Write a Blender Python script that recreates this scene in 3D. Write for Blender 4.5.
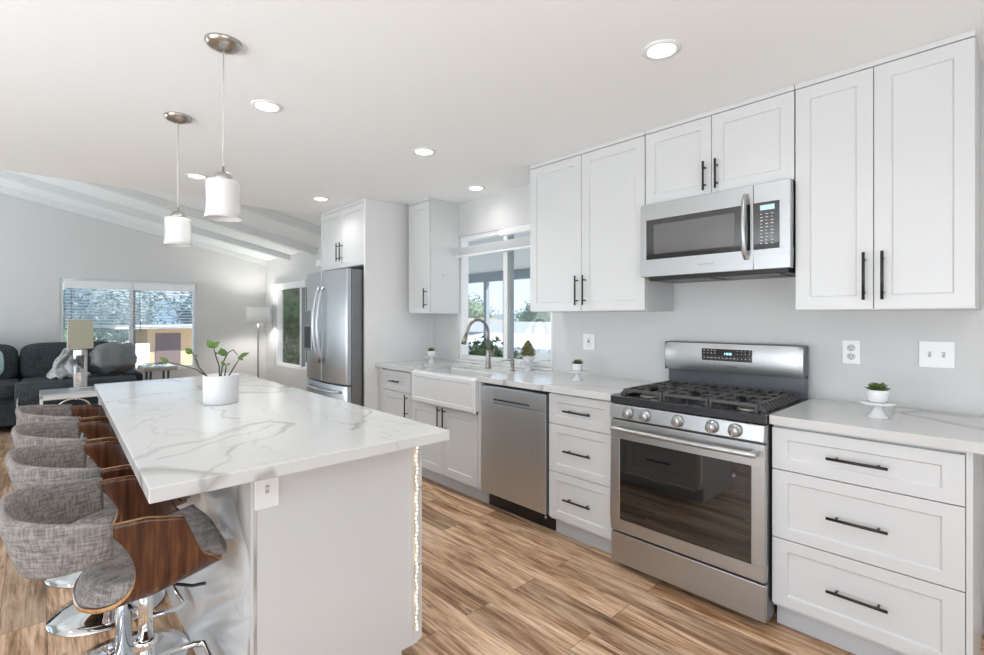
import bpy, bmesh, math, random
from mathutils import Vector, Matrix
random.seed(7)
PI = math.pi
for o in list(bpy.data.objects): bpy.data.objects.remove(o)
SC = bpy.context.scene; COL = SC.collection

# ---------------------------------------------------------------- camera, world, lights, exposure
cam = bpy.data.cameras.new('camera'); camo = bpy.data.objects.new('camera', cam); COL.objects.link(camo)
cam.sensor_fit = 'HORIZONTAL'; cam.sensor_width = 36; cam.lens = 489.0*36/984
cam.shift_y = -9.5/984; cam.clip_start = .05; cam.clip_end = 500
camo.location = (0, -2.92, 1.324); camo.rotation_euler = (PI/2, 0, math.radians(47.04))
SC.camera = camo
SC.view_settings.view_transform = 'Standard'; SC.view_settings.look = 'None'
SC.view_settings.gamma = 1; SC.view_settings.use_curve_mapping = False
SC.view_settings.exposure = 0.09
w = bpy.data.worlds.new('world'); SC.world = w; w.use_nodes = True
wn = w.node_tree.nodes; wl = w.node_tree.links; wn.clear()
wo = wn.new('ShaderNodeOutputWorld'); wb = wn.new('ShaderNodeBackground'); wt = wn.new('ShaderNodeTexCoord')
wsp = wn.new('ShaderNodeSeparateXYZ'); wr = wn.new('ShaderNodeValToRGB')
wl.new(wt.outputs['Generated'], wsp.inputs[0]); wl.new(wsp.outputs[2], wr.inputs[0])
wr.color_ramp.elements[0].position = .0; wr.color_ramp.elements[0].color = (.74, .86, .98, 1)
wr.color_ramp.elements[1].position = .55; wr.color_ramp.elements[1].color = (.33, .55, .90, 1)
wl.new(wr.outputs[0], wb.inputs[0]); wb.inputs[1].default_value = 1.25; wl.new(wb.outputs[0], wo.inputs[0])

def light(name, kind, loc, rot, energy, color=(1, 1, 1), **kw):
    l = bpy.data.lights.new(name, kind); l.energy = energy; l.color = color
    for k, v in kw.items(): setattr(l, k, v)
    o = bpy.data.objects.new(name, l); COL.objects.link(o); o.location = loc; o.rotation_euler = rot
    return o
s = light('sun', 'SUN', (0, 0, 20), (0, 0, 0), 6.0, (1, .97, .92), angle=.01)
s.rotation_euler = Vector((-.55, -.45, -.75)).to_track_quat('-Z', 'Y').to_euler()
# unseen area lights added behind camera, tilted up to brighten room and ceiling
light('fill_rear_kitchen', 'AREA', (-1.0, -5.9, 1.0), (-PI/2-1.15, 0, PI), 165, (.92, .965, 1), shape='RECTANGLE', size=3.2, size_y=2.1)
light('fill_right', 'AREA', (2.15, -2.9, 1.0), (PI/2+1.0, 0, PI/2), 35, (.93, .965, 1), shape='RECTANGLE', size=2.0, size_y=2.0)
light('fill_rear_living', 'AREA', (-7.0, -5.9, 1.0), (-PI/2-.8, 0, PI), 92, (.92, .975, 1), shape='RECTANGLE', size=2.8, size_y=2.0)

# ---------------------------------------------------------------- materials
def newmat(name):
    m = bpy.data.materials.new(name); m.use_nodes = True
    n = m.node_tree.nodes; b = n['Principled BSDF']; return m, n, m.node_tree.links, b
def plain(name, col, rough=.5, metal=0, var=.03, bump=0, scale=30, **kw):
    m, n, l, b = newmat(name)
    b.inputs['Roughness'].default_value = rough; b.inputs['Metallic'].default_value = metal
    tc = n.new('ShaderNodeTexCoord'); no = n.new('ShaderNodeTexNoise'); no.inputs['Scale'].default_value = scale
    no.inputs['Detail'].default_value = 4
    l.new(tc.outputs['Object'], no.inputs['Vector'])
    mx = n.new('ShaderNodeMix'); mx.data_type = 'RGBA'
    mx.inputs[6].default_value = (*[c*(1-var) for c in col], 1); mx.inputs[7].default_value = (*[min(1, c*(1+var)) for c in col], 1)
    l.new(no.outputs[0], mx.inputs[0]); l.new(mx.outputs[2], b.inputs['Base Color'])
    if bump:
        bp = n.new('ShaderNodeBump'); bp.inputs['Strength'].default_value = bump; bp.inputs['Distance'].default_value = .002
        l.new(no.outputs[0], bp.inputs['Height']); l.new(bp.outputs[0], b.inputs['Normal'])
    for k, v in kw.items(): b.inputs[k.replace('_', ' ')].default_value = v
    return m
def mapping(n, l, scale, out='Object'):
    tc = n.new('ShaderNodeTexCoord'); mp = n.new('ShaderNodeMapping'); mp.inputs['Scale'].default_value = scale
    l.new(tc.outputs[out], mp.inputs[0]); return mp.outputs[0]
def ramp(n, l, src, stops):
    r = n.new('ShaderNodeValToRGB'); e = r.color_ramp.elements
    while len(e) < len(stops): e.new(.5)
    for i, (p, c) in enumerate(stops): e[i].position = p; e[i].color = (*c, 1)
    l.new(src, r.inputs[0]); return r.outputs[0]
def steel(name, col=(.50, .51, .515), rough=.37, axis=0, aniso=0):
    m, n, l, b = newmat(name)
    sc = [3, 3, 3]; 
    for k in range(3):
        if k != axis: sc[k] = 260
    v = mapping(n, l, sc); no = n.new('ShaderNodeTexNoise'); no.inputs['Scale'].default_value = 1; no.inputs['Detail'].default_value = 3
    l.new(v, no.inputs['Vector'])
    c = ramp(n, l, no.outputs[0], [(.3, [x*.97 for x in col]), (.7, [min(1, x*1.03) for x in col])])
    l.new(c, b.inputs['Base Color']); b.inputs['Metallic'].default_value = 1
    rr = ramp(n, l, no.outputs[0], [(.3, (rough-.015,)*3), (.7, (rough+.02,)*3)]); l.new(rr, b.inputs['Roughness'])
    b.inputs['Anisotropic'].default_value = aniso
    return m
def marble(name, curves=None):
    m, n, l, b = newmat(name)
    v = mapping(n, l, (1, 1, 1))
    def vein(scale, dist, wdt, det=5, off=0):
        mp = n.new('ShaderNodeMapping'); mp.inputs['Location'].default_value = (off, off*.7, off*.3); mp.inputs['Rotation'].default_value = (.3, .2, .6)
        mp.inputs['Scale'].default_value = (1, 2.2, 1)
        l.new(v, mp.inputs[0])
        no = n.new('ShaderNodeTexNoise'); no.inputs['Scale'].default_value = scale; no.inputs['Detail'].default_value = det
        no.inputs['Distortion'].default_value = dist; no.inputs['Roughness'].default_value = .42; l.new(mp.outputs[0], no.inputs['Vector'])
        return ramp(n, l, no.outputs[0], [(.5-wdt, (0, 0, 0)), (.5, (1, 1, 1)), (.5+wdt*.35, (0, 0, 0))])
    a = vein(.60, .9, .034, det=4, off=3.1); c = vein(1.0, .9, .009, det=4, off=7.7)
    broad = n.new('ShaderNodeTexNoise'); broad.inputs['Scale'].default_value = 1.3; l.new(v, broad.inputs['Vector'])
    base = ramp(n, l, broad.outputs[0], [(.35, (.61, .61, .60)), (.65, (.67, .67, .665))])
    m1 = n.new('ShaderNodeMix'); m1.data_type = 'RGBA'; m1.inputs[7].default_value = (.37, .355, .33, 1)
    mt = n.new('ShaderNodeMath'); mt.operation = 'MULTIPLY'; mt.inputs[1].default_value = .85
    l.new(a, mt.inputs[0]); l.new(mt.outputs[0], m1.inputs[0]); l.new(base, m1.inputs[6])
    m2 = n.new('ShaderNodeMix'); m2.data_type = 'RGBA'; m2.inputs[7].default_value = (.44, .42, .39, 1)
    mt2 = n.new('ShaderNodeMath'); mt2.operation = 'MULTIPLY'; mt2.inputs[1].default_value = .45
    l.new(c, mt2.inputs[0]); l.new(mt2.outputs[0], m2.inputs[0]); l.new(m1.outputs[2], m2.inputs[6])
    last = m2.outputs[2]
    if curves:
        # stone veins along given courses, wobbled by noise
        fl = n.new('ShaderNodeVectorMath'); fl.operation = 'MULTIPLY'; fl.inputs[1].default_value = (1, 1, 0); l.new(v, fl.inputs[0])
        wn_ = n.new('ShaderNodeTexNoise'); wn_.inputs['Scale'].default_value = 5; wn_.inputs['Detail'].default_value = 6; l.new(v, wn_.inputs['Vector'])
        sb = n.new('ShaderNodeVectorMath'); sb.operation = 'SUBTRACT'; sb.inputs[1].default_value = (.5, .5, .5); l.new(wn_.outputs['Color'], sb.inputs[0])
        scl = n.new('ShaderNodeVectorMath'); scl.operation = 'SCALE'; scl.inputs['Scale'].default_value = .16; l.new(sb.outputs[0], scl.inputs[0])
        f2 = n.new('ShaderNodeVectorMath'); f2.operation = 'MULTIPLY'; f2.inputs[1].default_value = (1, 1, 0); l.new(scl.outputs[0], f2.inputs[0])
        pp = n.new('ShaderNodeVectorMath'); pp.operation = 'ADD'; l.new(fl.outputs[0], pp.inputs[0]); l.new(f2.outputs[0], pp.inputs[1])
        cur = None
        for width, pts in curves:
            for (ax, ay), (bx_, by_) in zip(pts[:-1], pts[1:]):
                ba = (bx_-ax, by_-ay, 0); q = ba[0]**2+ba[1]**2
                pa = n.new('ShaderNodeVectorMath'); pa.operation = 'SUBTRACT'; l.new(pp.outputs[0], pa.inputs[0]); pa.inputs[1].default_value = (ax, ay, 0)
                dt = n.new('ShaderNodeVectorMath'); dt.operation = 'DOT_PRODUCT'; l.new(pa.outputs[0], dt.inputs[0]); dt.inputs[1].default_value = ba
                hh = n.new('ShaderNodeMath'); hh.operation = 'DIVIDE'; hh.use_clamp = True; l.new(dt.outputs['Value'], hh.inputs[0]); hh.inputs[1].default_value = q
                sc2 = n.new('ShaderNodeVectorMath'); sc2.operation = 'SCALE'; sc2.inputs[0].default_value = ba; l.new(hh.outputs[0], sc2.inputs['Scale'])
                df = n.new('ShaderNodeVectorMath'); df.operation = 'DISTANCE'; l.new(pa.outputs[0], df.inputs[0]); l.new(sc2.outputs[0], df.inputs[1])
                dv = n.new('ShaderNodeMath'); dv.operation = 'DIVIDE'; l.new(df.outputs['Value'], dv.inputs[0]); dv.inputs[1].default_value = width
                if cur is None: cur = dv.outputs[0]
                else:
                    mn = n.new('ShaderNodeMath'); mn.operation = 'MINIMUM'; l.new(cur, mn.inputs[0]); l.new(dv.outputs[0], mn.inputs[1]); cur = mn.outputs[0]
        st_ = ramp(n, l, cur, [(0, (1, 1, 1)), (.55, (.6, .6, .6)), (1.0, (0, 0, 0))])
        mm_ = n.new('ShaderNodeMath'); mm_.operation = 'MULTIPLY'; l.new(st_, mm_.inputs[0])
        fade = ramp(n, l, wn_.outputs[0], [(.35, (.35, .35, .35)), (.6, (.9, .9, .9))]); l.new(fade, mm_.inputs[1])
        m3 = n.new('ShaderNodeMix'); m3.data_type = 'RGBA'; m3.inputs[7].default_value = (.40, .385, .36, 1); l.new(mm_.outputs[0], m3.inputs[0]); l.new(last, m3.inputs[6]); last = m3.outputs[2]
    l.new(last, b.inputs['Base Color']); b.inputs['Roughness'].default_value = .12
    return m
def planks(name):
    m, n, l, b = newmat(name)
    v = mapping(n, l, (1, 1, 1))
    br = n.new('ShaderNodeTexBrick'); br.offset = .37; br.inputs['Scale'].default_value = 1
    br.inputs['Brick Width'].default_value = 1.22; br.inputs['Row Height'].default_value = .152
    br.inputs['Mortar Size'].default_value = .0012; br.inputs['Mortar Smooth'].default_value = 0
    br.inputs['Color1'].default_value = (0, 0, 0, 1); br.inputs['Color2'].default_value = (1, 1, 1, 1); br.inputs['Mortar'].default_value = (.5, .5, .5, 1)
    l.new(v, br.inputs['Vector'])
    sep = n.new('ShaderNodeSeparateXYZ'); l.new(v, sep.inputs[0])
    ad = n.new('ShaderNodeMath'); ad.operation = 'MULTIPLY_ADD'; ad.inputs[1].default_value = 13; l.new(br.outputs['Color'], ad.inputs[0]); ad.inputs[2].default_value = 0
    cb = n.new('ShaderNodeCombineXYZ')
    mx_ = n.new('ShaderNodeMath'); mx_.operation = 'MULTIPLY'; mx_.inputs[1].default_value = 1.5; l.new(sep.outputs[0], mx_.inputs[0])
    my_ = n.new('ShaderNodeMath'); my_.operation = 'MULTIPLY'; my_.inputs[1].default_value = 13; l.new(sep.outputs[1], my_.inputs[0])
    l.new(mx_.outputs[0], cb.inputs[0]); l.new(my_.outputs[0], cb.inputs[1]); l.new(ad.outputs[0], cb.inputs[2])
    no = n.new('ShaderNodeTexNoise'); no.inputs['Scale'].default_value = 1; no.inputs['Detail'].default_value = 7; no.inputs['Roughness'].default_value = .62
    no.inputs['Distortion'].default_value = .8; l.new(cb.outputs[0], no.inputs['Vector'])
    cb2 = n.new('ShaderNodeVectorMath'); cb2.operation = 'MULTIPLY'; cb2.inputs[1].default_value = (2.6, 5.5, 1); l.new(cb.outputs[0], cb2.inputs[0])
    nf = n.new('ShaderNodeTexNoise'); nf.inputs['Scale'].default_value = 1; nf.inputs['Detail'].default_value = 6; nf.inputs['Roughness'].default_value = .7; l.new(cb2.outputs[0], nf.inputs['Vector'])
    mixn = n.new('ShaderNodeMath'); mixn.operation = 'MULTIPLY_ADD'; mixn.inputs[1].default_value = .42; l.new(nf.outputs[0], mixn.inputs[0])
    sc_ = n.new('ShaderNodeMath'); sc_.operation = 'MULTIPLY'; sc_.inputs[1].default_value = .58; l.new(no.outputs[0], sc_.inputs[0]); l.new(sc_.outputs[0], mixn.inputs[2])
    kb = n.new('ShaderNodeVectorMath'); kb.operation = 'MULTIPLY'; kb.inputs[1].default_value = (2.2, .8, 1); l.new(cb.outputs[0], kb.inputs[0])
    vo = n.new('ShaderNodeTexVoronoi'); vo.inputs['Scale'].default_value = 1.0; l.new(kb.outputs[0], vo.inputs['Vector'])
    knot = ramp(n, l, vo.outputs['Distance'], [(.03, (1, 1, 1)), (.13, (0, 0, 0))])
    c = ramp(n, l, mixn.outputs[0], [(.36, (.13, .058, .026)), (.44, (.32, .175, .085)), (.52, (.60, .40, .25)), (.62, (.82, .62, .44))])
    mm = n.new('ShaderNodeMix'); mm.data_type = 'RGBA'; mm.blend_type = 'MULTIPLY'; mm.inputs[0].default_value = 1
    tone = ramp(n, l, br.outputs['Color'], [(0, (.72, .70, .69)), (.5, (1, .98, .96)), (1, (1.25, 1.22, 1.2))])
    kn = n.new('ShaderNodeMix'); kn.data_type = 'RGBA'; kn.inputs[7].default_value = (.13, .07, .04, 1)
    km = n.new('ShaderNodeMath'); km.operation = 'MULTIPLY'; km.inputs[1].default_value = .75; l.new(knot, km.inputs[0]); l.new(km.outputs[0], kn.inputs[0]); l.new(c, kn.inputs[6])
    l.new(kn.outputs[2], mm.inputs[6]); l.new(tone, mm.inputs[7])
    dk = n.new('ShaderNodeMix'); dk.data_type = 'RGBA'; dk.inputs[7].default_value = (.10, .06, .04, 1)
    l.new(br.outputs['Fac'], dk.inputs[0]); l.new(mm.outputs[2], dk.inputs[6]); l.new(dk.outputs[2], b.inputs['Base Color'])
    b.inputs['Roughness'].default_value = .42
    bp = n.new('ShaderNodeBump'); bp.inputs['Strength'].default_value = .15; bp.inputs['Distance'].default_value = .002
    l.new(no.outputs[0], bp.inputs['Height']); l.new(bp.outputs[0], b.inputs['Normal'])
    return m
def walnut(name, scale=(26, 3, 26), dark=(.050, .018, .008), mid=(.13, .048, .02), light_=(.25, .105, .045), rough=.25):
    m, n, l, b = newmat(name)
    v = mapping(n, l, scale); no = n.new('ShaderNodeTexNoise'); no.inputs['Scale'].default_value = 1.6; no.inputs['Detail'].default_value = 6
    no.inputs['Distortion'].default_value = .4; l.new(v, no.inputs['Vector'])
    c = ramp(n, l, no.outputs[0], [(.28, dark), (.5, mid), (.75, light_)]); l.new(c, b.inputs['Base Color'])
    b.inputs['Roughness'].default_value = rough; return m
def fabric(name, a, c, scale=60, rough=.95):
    m, n, l, b = newmat(name)
    out = []
    for sc in ((scale*1.8, scale*1.8, scale*.22), (scale*.22, scale*.22, scale*1.8)):
        v = mapping(n, l, sc); no = n.new('ShaderNodeTexNoise'); no.inputs['Scale'].default_value = 1; no.inputs['Detail'].default_value = 3; l.new(v, no.inputs['Vector']); out.append(no.outputs[0])
    ad = n.new('ShaderNodeMath'); ad.operation = 'ADD'; l.new(out[0], ad.inputs[0]); l.new(out[1], ad.inputs[1])
    hf = n.new('ShaderNodeMath'); hf.operation = 'MULTIPLY'; hf.inputs[1].default_value = .5; l.new(ad.outputs[0], hf.inputs[0])
    cc = ramp(n, l, hf.outputs[0], [(.38, a), (.62, c)]); l.new(cc, b.inputs['Base Color']); b.inputs['Roughness'].default_value = rough
    bp = n.new('ShaderNodeBump'); bp.inputs['Strength'].default_value = .4; bp.inputs['Distance'].default_value = .001
    l.new(hf.outputs[0], bp.inputs['Height']); l.new(bp.outputs[0], b.inputs['Normal']); return m
def glass(name, tint=(1, 1, 1), refl=.08):
    m, n, l, b = newmat(name); n.remove(b)
    o = n['Material Output']; t = n.new('ShaderNodeBsdfTransparent'); t.inputs[0].default_value = (*tint, 1)
    g = n.new('ShaderNodeBsdfGlossy'); g.inputs['Roughness'].default_value = .02
    fr = n.new('ShaderNodeFresnel'); fr.inputs[0].default_value = 1.45; mx = n.new('ShaderNodeMixShader')
    ge = n.new('ShaderNodeNewGeometry'); inv = n.new('ShaderNodeMath'); inv.operation = 'SUBTRACT'; inv.inputs[0].default_value = 1
    l.new(ge.outputs['Backfacing'], inv.inputs[1])
    ml = n.new('ShaderNodeMath'); ml.operation = 'MULTIPLY'; l.new(fr.outputs[0], ml.inputs[0]); l.new(inv.outputs[0], ml.inputs[1])
    l.new(ml.outputs[0], mx.inputs[0]); l.new(t.outputs[0], mx.inputs[1]); l.new(g.outputs[0], mx.inputs[2]); l.new(mx.outputs[0], o.inputs[0]); return m
def emis(name, col, strength, base=None):
    m, n, l, b = newmat(name); b.inputs['Base Color'].default_value = (*(base or col), 1)
    b.inputs['Emission Color'].default_value = (*col, 1); b.inputs['Emission Strength'].default_value = strength; return m
def foliage_mat(name, a, c, trans=.3):
    m, n, l, b = newmat(name)
    v = mapping(n, l, (6, 6, 6)); no = n.new('ShaderNodeTexNoise'); no.inputs['Scale'].default_value = 1; no.inputs['Detail'].default_value = 5; l.new(v, no.inputs['Vector'])
    cc = ramp(n, l, no.outputs[0], [(.35, a), (.65, c)]); l.new(cc, b.inputs['Base Color']); b.inputs['Roughness'].default_value = .6
    return m

WALLM = plain('wall_paint', (.645, .645, .64), .6, var=.01, bump=.15, scale=60)
CEIL = plain('ceiling_paint', (.92, .935, .94), .75, var=.012, bump=.25, scale=45)
VAULT = plain('vault_paint', (.84, .87, .87), .7, var=.02, bump=.2, scale=12)
BEAM = plain('beam_paint', (.72, .74, .74), .6, var=.03)
CAB = plain('cabinet_white', (.65, .655, .658), .32, var=.006)
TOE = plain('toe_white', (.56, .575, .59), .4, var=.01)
TRIM = plain('trim_white', (.86, .87, .87), .35, var=.01)
MARB = marble('marble_quartz')
MARBI = marble('marble_quartz_island', [(.022, [(-1.70, -2.76), (-1.757, -2.705), (-1.86, -2.619), (-1.86, -2.506), (-1.974, -2.365), (-2.027, -2.24), (-1.899, -2.21), (-1.788, -2.303)]),
    (.012, [(-1.70, -2.66), (-1.80, -2.50), (-1.90, -2.36), (-1.93, -2.27)]), (.011, [(-1.40, -2.60), (-1.474, -2.58), (-1.616, -2.507), (-1.71, -2.44), (-1.788, -2.303)]),
    (.013, [(-1.634, -2.048), (-1.878, -1.904), (-2.028, -1.829)]), (.009, [(-2.80, -2.36), (-2.632, -2.326), (-2.29, -2.347), (-2.129, -2.322)]),
    (.010, [(-2.187, -2.687), (-2.389, -2.601), (-2.46, -2.5)]), (.016, [(-3.0, -2.75), (-3.15, -2.5), (-3.2, -2.2), (-3.5, -1.8)])])
FLOOR = planks('plank_floor')
STEEL = steel('brushed_steel'); STEELV = steel('brushed_steel_vertical', (.57, .60, .63), axis=2, rough=.37)
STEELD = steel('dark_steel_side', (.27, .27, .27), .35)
CHROME = plain('chrome', (.78, .78, .78), .06, 1, var=.0)
NICKEL = plain('brushed_nickel', (.50, .47, .43), .28, 1, var=.04)
FAUC = plain('faucet_metal', (.33, .31, .285), .3, 1, var=.04)
BLACK = plain('black_metal', (.012, .012, .012), .38, var=.1)
IRON = plain('cast_iron', (.075, .072, .070), .45, var=.2, bump=.3, scale=90)
ENAM = plain('dark_enamel', (.03, .032, .036), .18, var=.05)
SLATE = plain('slate_enamel', (.085, .095, .11), .3, var=.06)
BGLASS = plain('black_glass', (.006, .006, .007), .04, var=0, IOR=1.9)
MWGLASS = plain('microwave_glass', (.10, .10, .10), .10, var=.05, IOR=1.8)
CERAM = plain('white_ceramic', (.76, .765, .77), .12, var=.005)
POT = plain('ribbed_pot', (.76, .76, .77), .4, var=.01)
WOOD = walnut('walnut_veneer', (3, 34, 3), (.035, .012, .006), (.095, .034, .015), (.20, .080, .035), .18); WOODE = walnut('plywood_edge', (10, 60, 60), (.30, .14, .05), (.45, .24, .09), (.55, .33, .15), .4)
TWEED = fabric('grey_tweed', (.13, .118, .115), (.33, .295, .275), 110)
SOFA = fabric('charcoal_sofa', (.030, .036, .042), (.062, .072, .080), 40)
BLANK = fabric('silver_blanket', (.30, .30, .30), (.62, .62, .61), 22, .7)
GPIL = plain('grey_pillow', (.20, .205, .21), .5, var=.2, bump=.3, scale=14)
SHADEM = plain('lamp_shade_fabric', (.78, .76, .72), .8, var=.03, Transmission_Weight=0.0)
OLIVE = plain('olive_shade', (.50, .50, .40), .8, var=.06, scale=60)
MIRROR = plain('mirror', (.80, .82, .83), .04, 1, var=0)
WGLASS = glass('window_glass'); TGLASS = plain('table_glass', (.62, .68, .68), .06, var=.02)
SHADEG = plain('white_shade_glass', (.74, .735, .725), .15, var=.01)
LEAF = foliage_mat('leaf_green', (.06, .13, .02), (.16, .27, .05)); STEMM = plain('stem', (.05, .06, .03), .5)
SUCC = foliage_mat('succulent_green', (.05, .09, .02), (.16, .22, .07))
ARTI = foliage_mat('artichoke_green', (.14, .12, .05), (.30, .32, .12)); SOIL = plain('soil', (.05, .035, .025), .9)
LED = emis('led_bulb', (1, .84, .66), 1.5); WIRE = plain('clear_wire', (.70, .62, .52), .3)
CAN = emis('can_light', (1, .97, .92), 14); BLUE = emis('blue_digits', (.35, .75, 1), 1.2)
SYMB = plain('printed_symbols', (.55, .56, .57), .5)
SLAT = plain('blind_slat', (.82, .84, .85), .4, var=.01)

# ---------------------------------------------------------------- mesh helpers
class MB:
    def __init__(s): s.v = []; s.f = []; s.sm = []; s.mi = []; s.cur = 0
    def add(s, vs, fs, smooth=False, M=None):
        b = len(s.v)
        s.v += [tuple(M @ Vector(p)) if M is not None else tuple(p) for p in vs]
        s.f += [tuple(b+i for i in f) for f in fs]; s.sm += [smooth]*len(fs); s.mi += [s.cur]*len(fs); return s
    def box(s, x0, x1, y0, y1, z0, z1, M=None):
        if x0 > x1: x0, x1 = x1, x0
        if y0 > y1: y0, y1 = y1, y0
        if z0 > z1: z0, z1 = z1, z0
        v = [(x0,y0,z0),(x1,y0,z0),(x1,y1,z0),(x0,y1,z0),(x0,y0,z1),(x1,y0,z1),(x1,y1,z1),(x0,y1,z1)]
        return s.add(v, [(3,2,1,0),(4,5,6,7),(0,1,5,4),(1,2,6,5),(2,3,7,6),(3,0,4,7)], M=M)
    def tube(s, pts, r, n=12, caps=True):
        pts = [Vector(p) for p in pts]; rs = r if isinstance(r, (list, tuple)) else [r]*len(pts)
        vs = []; fs = []; up = None
        for i, p in enumerate(pts):
            t = (pts[min(i+1, len(pts)-1)] - pts[max(i-1, 0)])
            if t.length < 1e-9: t = Vector((0, 0, 1))
            t.normalize()
            if up is None: up = Vector((0, 0, 1)) if abs(t.z) < .9 else Vector((1, 0, 0))
            a = t.cross(up).normalized(); b = a.cross(t).normalized(); up = b
            for k in range(n):
                q = 2*PI*k/n; vs.append(p + rs[i]*(math.cos(q)*a + math.sin(q)*b))
        for i in range(len(pts)-1):
            for k in range(n):
                fs.append((i*n+k, i*n+(k+1) % n, (i+1)*n+(k+1) % n, (i+1)*n+k))
        s.add(vs, fs, True)
        if caps:
            s.add(vs[:n], [tuple(range(n))[::1]], False); s.add(vs[-n:], [tuple(range(n))[::-1]], False)
        return s
    def lathe(s, prof, n=32, c=(0, 0, 0), smooth=True, M=None, caps=True):
        vs = []; fs = []; m = len(prof)
        for r, z in prof:
            for k in range(n):
                q = 2*PI*k/n; vs.append((c[0]+r*math.cos(q), c[1]+r*math.sin(q), c[2]+z))
        for i in range(m-1):
            for k in range(n): fs.append((i*n+k, i*n+(k+1) % n, (i+1)*n+(k+1) % n, (i+1)*n+k))
        s.add(vs, fs, smooth, M)
        if caps and prof[0][0] > 1e-4: s.add(vs[:n], [tuple(range(n))[::-1]], M=M)
        if caps and prof[-1][0] > 1e-4: s.add(vs[-n:], [tuple(range(n))], M=M)
        return s
    def grid(s, fn, nu, nv, smooth=True, closed_u=False):
        vs = [fn(i/(nu if closed_u else nu-1), j/(nv-1)) for j in range(nv) for i in range(nu)]; fs = []
        for j in range(nv-1):
            for i in range(nu if closed_u else nu-1):
                a = j*nu+i; b = j*nu+(i+1) % nu; fs.append((a, b, b+nu, a+nu))
        return s.add(vs, fs, smooth)
    def sup(s, c, r, e=.5, n=24, m=14, fn=None):       # superellipsoid cushion
        def sg(v, p): return math.copysign(abs(v)**p, v)
        def f(u, v):
            a = 2*PI*u; b = -PI/2 + PI*v
            p = Vector((r[0]*sg(math.cos(b), e)*sg(math.cos(a), e), r[1]*sg(math.cos(b), e)*sg(math.sin(a), e), r[2]*sg(math.sin(b), e)))
            if fn: p = fn(p)
            return Vector(c)+p
        return s.grid(f, n, m, True, True)
    def build(s, name, mat, parent=None, bevel=0, seg=2, sub=0, solid=0, mats=None):
        me = bpy.data.meshes.new(name); me.from_pydata([tuple(p) for p in s.v], [], s.f); me.update()
        for p, q, mi in zip(me.polygons, s.sm, s.mi): p.use_smooth = q; p.material_index = mi
        bm = bmesh.new(); bm.from_mesh(me); bmesh.ops.remove_doubles(bm, verts=bm.verts, dist=1e-5)
        bmesh.ops.recalc_face_normals(bm, faces=bm.faces); bm.to_mesh(me); bm.free()
        for m in (mats or [mat]): me.materials.append(m)
        o = bpy.data.objects.new(name, me); COL.objects.link(o)
        if parent is not None: o.parent = parent
        if solid:
            md = o.modifiers.new('solid', 'SOLIDIFY'); md.thickness = solid; md.offset = 0
        if bevel:
            md = o.modifiers.new('bevel', 'BEVEL'); md.width = bevel; md.segments = seg; md.limit_method = 'ANGLE'; md.angle_limit = math.radians(40); md.harden_normals = False
        if sub:
            md = o.modifiers.new('sub', 'SUBSURF'); md.levels = sub; md.render_levels = sub
        return o
def thing(name, label, cat, loc=(0, 0, 0), rz=0, group=None):
    o = bpy.data.objects.new(name, None); COL.objects.link(o); o.location = loc; o.rotation_euler = (0, 0, rz)
    return tag(o, label, cat, group)
def tag(o, label, cat, group=None, kind=None):
    o['label'] = label; o['category'] = cat
    if group: o['group'] = group
    if kind: o['kind'] = kind
    return o
def struct(o, label=None):
    o['kind'] = 'structure'
    if label: o['label'] = label
    return o
def copy_tree(o, parent=None):
    c = o.copy(); COL.objects.link(c); c.parent = parent
    for ch in o.children: copy_tree(ch, c)
    return c
def B(*a): return MB().box(*a)

# ---------------------------------------------------------------- room shell
ZC = 2.405; XF = -8.93; XE = -5.05; SL = .2146; ZV = 2.315; YR = -5.6; XR = 1.9
o = B(XF-.15, XR+.15, YR-.15, .12, -.12, 0).build('floor', FLOOR); struct(o)
def wall_y(name, x0, x1, z1, openings, y0=0, y1=.13, mat=WALLM):
    mb = MB(); xs = x0
    for (a, b, zb, zt) in sorted(openings):
        mb.box(xs, a, y0, y1, 0, z1); mb.box(a, b, y0, y1, 0, zb); mb.box(a, b, y0, y1, zt, z1); xs = b
    mb.box(xs, x1, y0, y1, 0, z1); return struct(mb.build(name, mat))
KW = (-3.61, -2.45, .935, 2.09); W2 = (-8.46, -7.0, .545, 1.88)
wall_y('wall_back', XF-.13, XR+.13, 2.9, [KW, W2])
# far living room wall (plane x = XF) with its window, gable shaped top
W1 = (-2.69, -1.055, .53, 1.88)
mb = MB()
def gz(y): return ZV - SL*y + .25
def prism_x(x0, x1, ya, yb, z0, zfa, zfb):
    v = [(x0,ya,z0),(x0,yb,z0),(x0,yb,zfb),(x0,ya,zfa),(x1,ya,z0),(x1,yb,z0),(x1,yb,zfb),(x1,ya,zfa)]
    mb.add(v, [(0,1,2,3),(7,6,5,4),(0,4,5,1),(1,5,6,2),(2,6,7,3),(3,7,4,0)])
prism_x(XF-.13, XF, YR, W1[0], 0, gz(YR), gz(W1[0])); prism_x(XF-.13, XF, W1[1], 0, 0, gz(W1[1]), gz(0))
prism_x(XF-.13, XF, W1[0], W1[1], 0, W1[2], W1[2]); prism_x(XF-.13, XF, W1[0], W1[1], W1[3], gz(W1[0]), gz(W1[1]))
struct(mb.build('wall_left', WALLM))
wall_y('wall_rear', XF-.13, XR+.13, 4.2, [(-8.4, -5.6, .3, 2.3), (-2.9, .5, .3, 2.3)], YR-.13, YR)
mb = MB(); xs = YR
for (a, b) in ((-3.95, -1.85),):
    mb.box(XR, XR+.13, YR, a, 0, 2.9); mb.box(XR, XR+.13, a, b, 2.35, 2.9); mb.box(XR, XR+.13, b, 0, 0, 2.9); mb.box(XR, XR+.13, a, b, 0, .05)
struct(mb.build('wall_right', WALLM))
struct(B(XE, XR+.13, YR-.13, .13, ZC, ZC+.12).build('ceiling', CEIL))
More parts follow.
